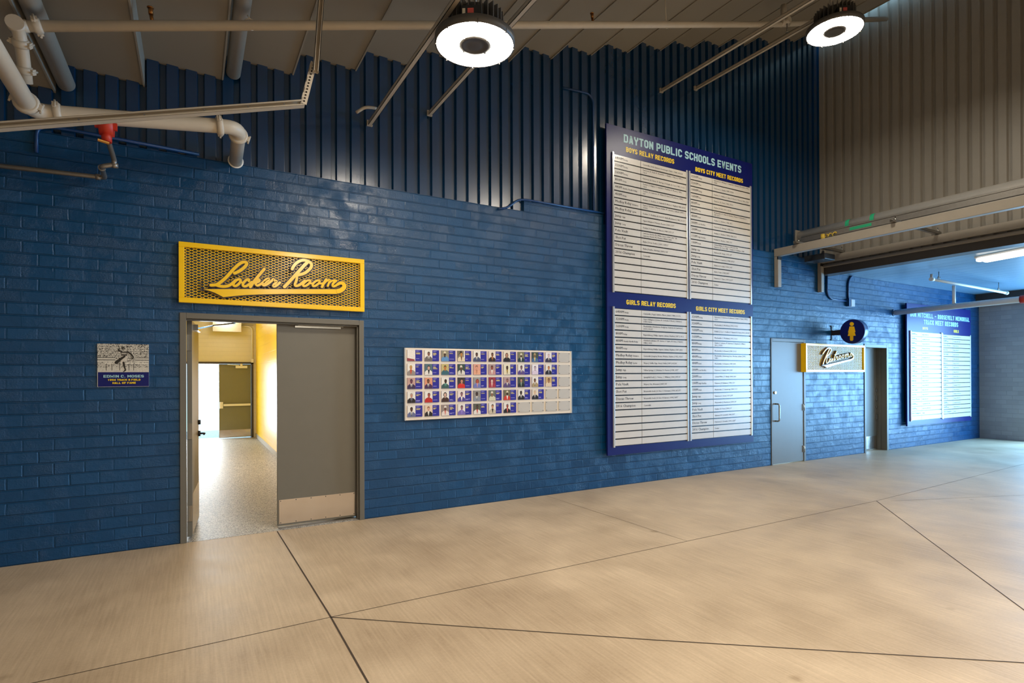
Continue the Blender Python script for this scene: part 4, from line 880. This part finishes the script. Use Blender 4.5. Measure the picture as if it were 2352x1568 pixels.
# ---------------------------------------------------------------- high bay lights
def high_bay(px, py, z, label, turn, rodx=0):
    c0 = atz(px, py, z); t = thing('high_bay_light', c0, label, 'light', 'round high bay lights under the stand')
    MB().lathe([(.122, .004), (.295, .004), (.295, .0), (.122, .0)], c0, 64).build('lens', M['lens'], t)
    rg = MB().lathe([(.295, -.003), (.306, -.003), (.308, .055), (.25, .065), (.12, .065)], c0, 64)
    for k in range(8):
        a = turn + 2*math.pi*k/8; rg.tube([c0 + Vector((.302*math.cos(a), .302*math.sin(a), -.012)), c0 + Vector((.302*math.cos(a), .302*math.sin(a), .02))], .006, 8)
    rg.build('rim', M['darkgrey'], t)
    hub = MB().lathe([(.122, .006), (.122, -.004), (.10, -.006), (.085, -.004), (.08, .0), (.05, -.004), (.03, -.006), (0, -.006)], c0, 40)
    for k in range(4):
        a = turn + math.pi*k/2; hub.tube([c0 + Vector((.12*math.cos(a), .12*math.sin(a), -.01)), c0 + Vector((.12*math.cos(a), .12*math.sin(a), .01))], .006, 8)
    hub.build('hub', M['darkgrey'], t)
    hs = MB().lathe([(.09, .065), (.15, .07), (.15, .24), (0, .24)], c0, 32)
    for k in range(28):
        a = 2*math.pi*k/28; d = Vector((math.cos(a), math.sin(a), 0))
        hs.bar(c0 + d*.19 + Vector((0, 0, .075)), c0 + d*.19 + Vector((0, 0, .24)), .008, .06, d)
    hs.build('heat_sink', M['darkgrey'], t)
    d = Vector((-.55, -.83, 0)); d.normalize(); s_ = Vector((-d.y, d.x, 0))
    bx = c0 + d*.19
    MB().bar(bx + Vector((0, 0, .11)) - s_*.07, bx + Vector((0, 0, .11)) + s_*.08, .09, .10).build('driver_box', M['black'], t)
    fr_ = bx + d*.048
    MB().bar(fr_ + Vector((0, 0, .085)) + s_*.0, fr_ + Vector((0, 0, .135)) + s_*.0, .045, .004, d).build('red_label', M['labelred'], t)
    MB().bar(fr_ + Vector((0, 0, .085)) - s_*.05, fr_ + Vector((0, 0, .135)) - s_*.05, .022, .004, d).build('white_label', M['labelwhite'], t)
    MB().tube([c0 + Vector((rodx, 0, .24)), (c0.x+rodx, c0.y, step_z(c0.x))], .014, 10).build('pendant_rod', M['strut'], t)
    return t
high_bay(1091, 105, 4.08, 'larger looking of the two round high bay lights, hung over the double door side', .4)
high_bay(1917, 73, 5.62, 'round high bay light glowing high in the corner before the grey ribbed wall', 1.0, -.07)

# ---------------------------------------------------------------- ceiling struts
def strut_pair(px, py, px2, py2, l1, l2, gname):
    for (x_, y_), lb in (((px, py), l1), ((px2, py2), l2)):
        e_ = at(x_, y_, -.02); t = thing('strut_channel', e_, lb, 'strut', gname)
        MB().channel((e_.x, -.02, e_.z+.01), (e_.x, YF+.1, e_.z+.01), .041, .041).build('channel', M['strut'], t)
        MB().box(e_.x-.03, e_.x+.03, -.014, .01, e_.z-.014, e_.z+.045).build('end_bracket', M['strut'], t)
        yy = -.32
        for y_h in (-7.0,):
            z_t = step_z(e_.x); MB().tube([(e_.x, y_h, e_.z+.02), (e_.x, y_h, z_t)], .006, 8).build('hanger_rod', M['galv'], t)
g_ = 'cream strut channels running out from the ribbed wall'
strut_pair(850, 285, 988, 262, 'cream strut channel with a curved cable end on its tip', 'cream strut channel with a flared end, crossing behind the larger looking light', g_)
strut_pair(1521, 209, 1600, 204, 'cream strut channel crossed by the sprinkler tee, above the tall record board', 'cream strut channel running up to the round light in the corner', g_)
# small cable hook on the nearest strut
hk = at(838, 246, -.25); hk2 = at(855, 247, -.25); hk3 = at(819, 258, -.25)
tag(MB().tube(rounded([(1.66, -.25, hk2.z), hk2, hk, hk3], .05), .016, 10).build('cable_elbow', M['strut']), 'short curved cream cable end clipped to a cream strut channel', 'cable fitting')

# long sloping strut at left with its hanger
Ys = -1.6
a, b2 = at(0, 291, Ys), at(697, 238, Ys); d = (b2-a).normalized(); a0 = a - d*1.8
ls = thing('strut_channel', b2, 'long cream strut channel sloping over the thick drain, hung by a perforated angle', 'strut')
MB().channel(a0, b2, .044, .044, up=(0, -1, .15)).build('channel', M['strut'], ls)
c1 = at(721, 143, Ys); c2 = at(725, 165, Ys-.03); c3 = at(738, -12, Ys-.03)
pm = MB().bar(b2, c1, .044, .004, (0, -1, 0)).bar(b2 + Vector((-.02, .02, 0)), c1 + Vector((-.02, .02, 0)), .004, .044, (0, -1, 0)); pm.build('perforated_angle', M['strut'], ls)
hm = MB(); L = (c1-b2)
for k in range(13):
    p = b2 + L*(.06 + k*.072); hm.tube([p + Vector((0, -.004, 0)), p + Vector((0, -.0015, 0))], .0065, 8)
hm.build('angle_hole', M['back'], ls)
top = c2 + (c3-c2)*1.25; top.z = min(top.z, 4.60)
MB().channel(c2, top, .041, .041, up=(0, -1, 0)).build('hanger_strut', M['strut'], ls)
for k in (.22, .42, .62, .78, .92):
    p = a + (b2-a)*k + Vector((0, -.023, .0)); MB().tube([p, p + Vector((0, -.004, 0))], .006, 8).build('bolt', M['darkgrey'], ls)

# ---------------------------------------------------------------- pipes
def coupling(p, d, r, root, w_=.05, ear=True):
    p = Vector(p); d = Vector(d).normalized(); mb = MB().tube([p-d*w_/2, p-d*w_/4, p+d*w_/4, p+d*w_/2], [r*1.16, r*1.36, r*1.36, r*1.16], 18)
    if ear:
        s_ = d.cross(Vector((.3, .5, 1))).normalized(); u_ = d.cross(s_)
        for k in (-1, 1):
            mb.bar(p + s_*r*1.3*k - u_*.02, p + s_*r*1.3*k + u_*.02, r*.6, w_*.7, d); mb.tube([p + s_*r*1.55*k - u_*.035, p + s_*r*1.55*k + u_*.035], .007, 8)
    mb.build('coupling', M['pipe'], root)
# drain: elbow at left, run to the right, elbow into the wall
Yd = -.75; r4 = .057
e1 = at(73, 256, Yd); e2 = at(550, 293, Yd); hole = Vector((e2.x+.015, -.001, e2.z-.03))
dr = thing('drain_pipe', e1, 'thick cream pipe from overhead turning along the wall, with red tee and thin drop pipe', 'pipe')
MB().tube(rounded([(e1.x, YF+.2, e1.z+.02), e1, e2, hole], .13, 8), r4, 24).build('pipe_run', M['pipe'], dr)
coupling((e1.x, e1.y-.15, e1.z), (0, 1, 0), r4, dr); coupling(e1 + (e2-e1).normalized()*.15, e2-e1, r4, dr); coupling(e2 - (e2-e1).normalized()*.15, e2-e1, r4, dr); coupling((e2.x, e2.y+.15, e2.z-.008), (0, 1, 0), r4, dr)
MB().lathe([(r4+.001, -.008), (r4+.012, -.008), (r4+.012, -.001)], (hole.x, 0, hole.z), 20, 'y').build('wall_collar', M['white'], dr)
# galvanised drop pipe with red tee
gt = at(245, 292, Yd); g0 = at(245, 312, -.72); g1 = at(262, 366, -.42); g1b = at(263, 378, -.40); g2 = at(233, 382, -.40); g3 = at(241, 408, -.10); g4 = at(0, 381, -.10); g4 = g3 + (g4-g3)*1.6
gp = dr
MB().tube(rounded([gt + Vector((0, 0, -.03)), g0, g1, g1b, g2, g3, g4], .03, 5), .019, 14).build('drop_pipe', M['galv'], gp)
for p, q in ((g1, g1b), (g2, g3), (g3, g4), (g0, g1)):
    d = (Vector(q)-Vector(p)).normalized(); MB().tube([Vector(p)-d*.0+d*.03, Vector(p)+d*.065], .026, 14).build('fitting', M['galv'], gp)
tee = MB().tube([gt + Vector((-.045, 0, .006)), gt + Vector((.045, 0, .006))], .072, 20).tube([gt + Vector((0, 0, -.04)), gt + Vector((0, -.0, -.115))], .034, 16).bar(gt + Vector((-.07, -.03, .0)), gt + Vector((.07, -.03, .0)), .03, .05); tee.build('red_tee', M['red'], gp)
MB().bar(gt + Vector((-.05, -.05, -.125)), gt + Vector((.02, -.04, -.135)), .03, .01).build('paper_tag', M['tag'], gp)
# sprinkler main along the slope
Yp = -1.2; rp = .036
s0, s1 = at(38, 60, Yp), at(1790, 56, Yp); s2 = at(2036, 43, Yp); d = (s1-s0).normalized()
sp = thing('sprinkler_pipe', s0, 'cream sprinkler pipe climbing across the ceiling above the lights', 'pipe')
MB().tube([s0, s1, s2], rp, 18).build('pipe_run', M['pipe'], sp)
rs0 = at(46, 84, Yp); rs1 = at(60, 190, -1.02); r1m = at(52, 125, -1.12)
MB().tube(rounded([s0 + d*.06, s0, rs0, r1m, rs1], .05, 5), .038, 16).build('riser', M['pipe'], sp)
coupling(s0 + d*.11, d, rp, sp); coupling(rs0 + (r1m-rs0)*.35, r1m-rs0, rp, sp); coupling(r1m + (rs1-r1m)*.55, rs1-r1m, rp, sp)
MB().tube([s0 - Vector((0, .05, 0)), s0 + Vector((0, .05, 0))], .05, 18).build('elbow_cap', M['pipe'], sp)
for px in (350, 1362): 
    p = at(px, 58, Yp); hd = MB().tube([p + Vector((0, 0, .02)), p + Vector((-.008, 0, .075))], .012, 10).tube([p + Vector((-.008, 0, .075)), p + Vector((-.012, 0, .12))], .016, 10).lathe([(0, .0), (.022, .0), (.022, .006), (0, .006)], p + Vector((-.012, 0, .12)), 12); hd.build('sprinkler_head', M['brass'], sp)
for px in (575, 1530):
    p = at(px, 56, Yp); hm = MB().tube([p + Vector((rp*1.15*math.sin(t*math.pi/8), 0, -rp*1.15*math.cos(t*math.pi/8))) for t in range(17)], .006, 6, False).tube([p + Vector((0, 0, rp)), p + Vector((-.02, 0, (step_z(p.x)-p.z) if px > 600 else .065))], .006, 8); hm.build('pipe_hanger', M['pipe'], sp)
jx = at(1800, 52, Yp)
MB().tube([jx - d*.09, jx + d*.09], .055, 18).tube([jx + Vector((0, 0, .0)), jx + Vector((0, 0, .24))], .038, 14).tube([jx + Vector((0, -.09, .0)), jx + Vector((0, .05, 0))], .042, 14).build('cross_tee', M['pipe'], sp)
MB().tube([jx + Vector((0, -.05, -.03)), jx + Vector((0, -.05, -.16))], .008, 8).lathe([(0, 0), (.02, 0), (.02, .005), (0, .005)], jx + Vector((0, -.05, -.16)), 10).build('drop_head', M['galv'], sp)
# two insulated pipes tucked behind the steps
for px, lb in ((152, 'fat cream pipe under the lowest ceiling steps, beside the sprinkler elbow'), (536, 'fat cream pipe under the ceiling steps above the locker room sign')):
    p = at(px, 198, 0) if px < 300 else at(px, 172, 0)
    tag(MB().tube([(p.x, .0, p.z+.02), (p.x, YF+.1, p.z+.02)], .064, 24).build('overhead_pipe', M['pipe']), lb, 'pipe', 'fat pipes under the ceiling steps')

# ---------------------------------------------------------------- conduits on the blue wall
def conduit(pts, label, r=.0125, rr=.08): return tag(MB().tube(rounded(pts, rr, 6), r, 10).build('wall_conduit', M['conduit']), label, 'conduit')
conduit([(-1.13, -.016, 3.40), (-1.13, -.016, 3.63), (-.95, -.016, 3.64), (.05, -.016, 3.615)], 'blue painted conduit curving along the brick top behind the thick drain pipe', .014, .16)
conduit([(3.22, -.016, 3.56), (3.36, -.016, 3.60), (3.50, -.016, 3.715), (3.62, -.016, 3.735), (4.86, -.016, 3.735)], 'blue painted conduit over the raised brick beside the tall record board', .013, .06)
conduit([(4.20, -.004, 5.29), (4.62, -.004, 5.315), (4.692, -.004, 5.24), (4.692, -.004, 3.74)], 'blue painted conduit running down the ribs beside the tall board', .013, .1)
conduit([(10.02, -.016, 3.38), (10.02, -.016, 2.99), (10.14, -.016, 2.905), (10.66, -.016, 2.895)], 'blue conduit bent in a U below the lintel to the white box', .016, .1)
conduit([(10.86, -.016, 3.385), (10.78, -.016, 3.36), (10.70, -.016, 3.25), (10.70, -.016, 2.90)], 'blue conduit dropping from the soffit to the white box', .016, .1)
jb = thing('junction_box', (10.74, -.03, 2.80), 'small white junction box where two blue conduits meet', 'electrical box')
MB().box(10.65, 10.72, -.06, 0, 2.80, 2.94).build('box_body', M['conduit'], jb); MB().box(10.72, 10.84, -.065, 0, 2.80, 2.93).build('box_cover', M['boxwhite'], jb, bevel=.004)

# ---------------------------------------------------------------- tube frames and rolled door by the wide opening
def tube_frame(x, z0, z1, wd, zp, label, brace):
    t = thing('tube_frame', (x, -.06, zp), label, 'steel frame', 'square tube frames by the wide opening')
    MB().box(x-wd/2, x+wd/2, YF+.2, -.004, z0, z1).build('beam', M['tubegrey'], t, bevel=.006)
    MB().box(x-wd/2+.005, x+wd/2-.005, -.078, -.004, zp, z0).build('post', M['tubegrey'], t, bevel=.006)
    MB().box(x-wd/2+.004, x+wd/2+.002, -.082, -.06, z0-.055, z0-.006).build('bracket', M['black'], t)
    return t
tube_frame(8.57, 3.515, 3.645, .10, 3.00, 'grey square tube frame nearer the tall board', 0)
tube_frame(9.79, 3.515, 3.628, .09, 3.00, 'grey square tube frame under the grey ribbed wall', 0)
for k, (y_, lb) in enumerate(((-.42, 'grey strut bridging the two tube frames close to the blue wall'), (-1.86, 'grey strut bridging the two tube frames farther out'))):
    t = thing('cross_brace', (9.03, y_, 3.585), lb, 'brace', 'struts bridging the tube frames')
    MB().channel((8.46, y_, 3.672), (9.84, y_, 3.655), .05, .041).build('channel', M['galv'], t)
    bb = MB()
    for x_ in (8.57, 9.79): bb.tube([(x_, y_, 3.652), (x_, y_, 3.74)], .008, 8)
    bb.build('threaded_rod', M['chrome'], t)
xt, zt_ = 9.08, 3.905
ru = thing('rolled_tube', (xt, -.3, 3.80), 'long bright aluminium tube with green tape lying across the frames', 'tube')
MB().tube([(xt, -.10, zt_), (xt, YF+.3, zt_)], .085, 28).build('tube_body', M['shiny'], ru)
MB().box(xt-.10, xt+.06, YF+.3, -.14, zt_-.155, zt_-.125).box(xt-.125, xt-.095, YF+.3, -.2, zt_-.14, zt_-.06).box(xt-.11, xt-.085, YF+.3, -.2, zt_-.05, zt_-.035).build('slat_bundle', M['galv'], ru)
MB().box(xt-.10, xt+.10, -.10, -.085, zt_-.13, zt_+.10).build('end_plate', M['tubegrey'], ru)
for y_ in (atx(1947, 525, xt-.06).y, atx(2004, 512, xt-.06).y):
    MB().tube([(xt, y_-.03, zt_), (xt, y_+.03, zt_)], .088, 28, False).build('green_tape', M['tape'], ru)
ya, yb = atx(1962, 534, xt).y, atx(2012, 522, xt).y
MB().box(xt-.128, xt-.098, yb, ya, zt_-.12, zt_-.075).build('green_tape', M['tape'], ru)
y0_, y1_ = atx(1898, 546, xt).y, atx(1932, 540, xt).y; R = random.Random(5)
pts = [(xt-.14 + R.uniform(-.02, .03), y0_ + (y1_-y0_)*k/16, zt_-.125 + .025*math.sin(k*1.4) + R.uniform(0, .02)) for k in range(17)]
MB().tube(catmull(pts, 3), .009, 8).build('yellow_cord', M['cord'], ru)
yk = atx(1890, 549, xt-.15).y; MB().tube([(xt-.15, yk, zt_-.185), (xt-.15, yk, zt_-.09)], .032, 12).build('cord_plug', M['cord'], ru)
bo = thing('door_operator', (9.25, -.45, 3.56), 'dark motor box between the tube frames beside the wall', 'motor')
MB().box(9.15, 9.45, -.50, -.14, 3.46, 3.56).build('motor_housing', M['black'], bo, bevel=.01)
MB().tube([(9.40, -.30, 3.56), (9.34, -.36, 3.63)], .02, 10).build('linkage', M['darkgrey'], bo)

# ---------------------------------------------------------------- far end: pipes and strip light
Yc = -1.031
fp = thing('standpipe', (12.355, -.02, 2.77), 'white pipe leaving the wall in front of the shorter board', 'pipe')
a, b2 = atx(2053, 718, 12.355), atx(2352, 686.5, 12.355); d = (b2-a).normalized()
MB().tube([a + d*.02, a + d*6], .055, 20).build('pipe_run', M['white'], fp)
jn = atx(2191, 703, 12.355)
MB().tube([jn, (jn.x, jn.y, 3.178)], .028, 14).build('riser', M['white'], fp)
MB().lathe([(.056, -.004), (.075, -.012), (.075, 0)], (a.x, 0, a.z), 20, 'y').build('wall_flange', M['conduit'], fp)
pr_ = atx(2351, 687, 12.355); MB().tube([pr_ - d*.04, pr_ + d*.06], .07, 16).build('red_coupling', M['red'], fp)
bp_ = thing('sprinkler_branch', (12.4, Yc, 3.21), 'thin white sprinkler branch hung below the plank soffit', 'pipe')
l_, r_ = at(2140, 641, Yc), at(2311, 672.5, Yc); MB().tube([l_, r_], .024, 14).tube([l_ - Vector((.03, 0, 0)), l_ + Vector((.05, 0, 0))], .034, 14).tube([r_ - Vector((.03, 0, 0)), r_ + Vector((.04, 0, 0))], .036, 14).build('pipe_run', M['white'], bp_)
MB().tube([l_ + Vector((-.01, 0, 0)), l_ + Vector((-.01, 0, .09))], .02, 10).build('end_head', M['pipe'], bp_)
for px in (2156.5, 2294):
    p = at(px, 644 if px < 2200 else 669, Yc); MB().tube([p, (p.x, p.y, 3.385)], .007, 8).tube([p + Vector((-.03, 0, .02)), p + Vector((-.03, 0, .07))], .008, 6).tube([p + Vector((.03, 0, .02)), p + Vector((.03, 0, .07))], .008, 6).build('hanger_rod', M['galv'], bp_)
sl_a, sl_b = atz(2249, 602, 3.30), atz(2352, 583, 3.30)
d = (sl_b - sl_a); d.z = 0; d.normalize(); n_ = Vector((-d.y, d.x, 0))
sl = thing('strip_light', sl_a + Vector((0, 0, .0)), 'twin lens fluorescent strip light under the plank soffit', 'light')
L_ = 2.4
MB().bar(sl_a + Vector((0, 0, .065)), sl_a + d*L_ + Vector((0, 0, .065)), .20, .03).build('housing', M['white'], sl)
for s_ in (-.075, .075):
    MB().bar(sl_a + d*.03 + n_*s_ + Vector((0, 0, .02)), sl_a + d*(L_-.03) + n_*s_ + Vector((0, 0, .02)), .095, .055).build('lens', M['strip_lens'], sl, bevel=.02)
MB().bar(sl_a + Vector((0, 0, .03)), sl_a + d*L_ + Vector((0, 0, .03)), .03, .05).build('centre_spine', M['darkgrey'], sl)

# ---------------------------------------------------------------- corridor fittings
cb_ = thing('wall_lamp', (.68, CB-.1, 2.60), 'round white lamp on a box high on the far corridor wall', 'light')
MB().box(.40, 1.02, CB-.16, CB, 2.62, 2.95).build('lamp_box', M['cream'], cb_)
MB().lathe([(0, -.02), (.14, -.015), (.2, .04), (.2, .10), (0, .10)], (.68, CB-.36, 2.80), 28).build('globe', M['corr_lens'], cb_)
tag(MB().tube(rounded([(.95, CB-.02, 2.78), (1.22, CB-.02, 2.77), (1.275, CB-.02, 2.70), (1.275, CB-.02, 1.93)], .1), .016, 10).box(1.25, 1.30, CB-.05, CB, 1.87, 1.96).build('corridor_conduit', M['cplain']), 'white conduit bending down beside the far corridor door', 'conduit')
tag(MB().box(.9, 1.30, CB-.03, CB-.005, 2.80, 2.815).box(.9, 1.30, CB-.03, CB-.005, 2.845, 2.86).box(.7, 1.1, CB-.06, CB-.03, 2.88, 2.90).build('corridor_cables', M['coving']), 'thin cables strung along the top of the far corridor wall', 'cable')

bpy.data.objects.remove(_fo); bpy.data.curves.remove(_fc)
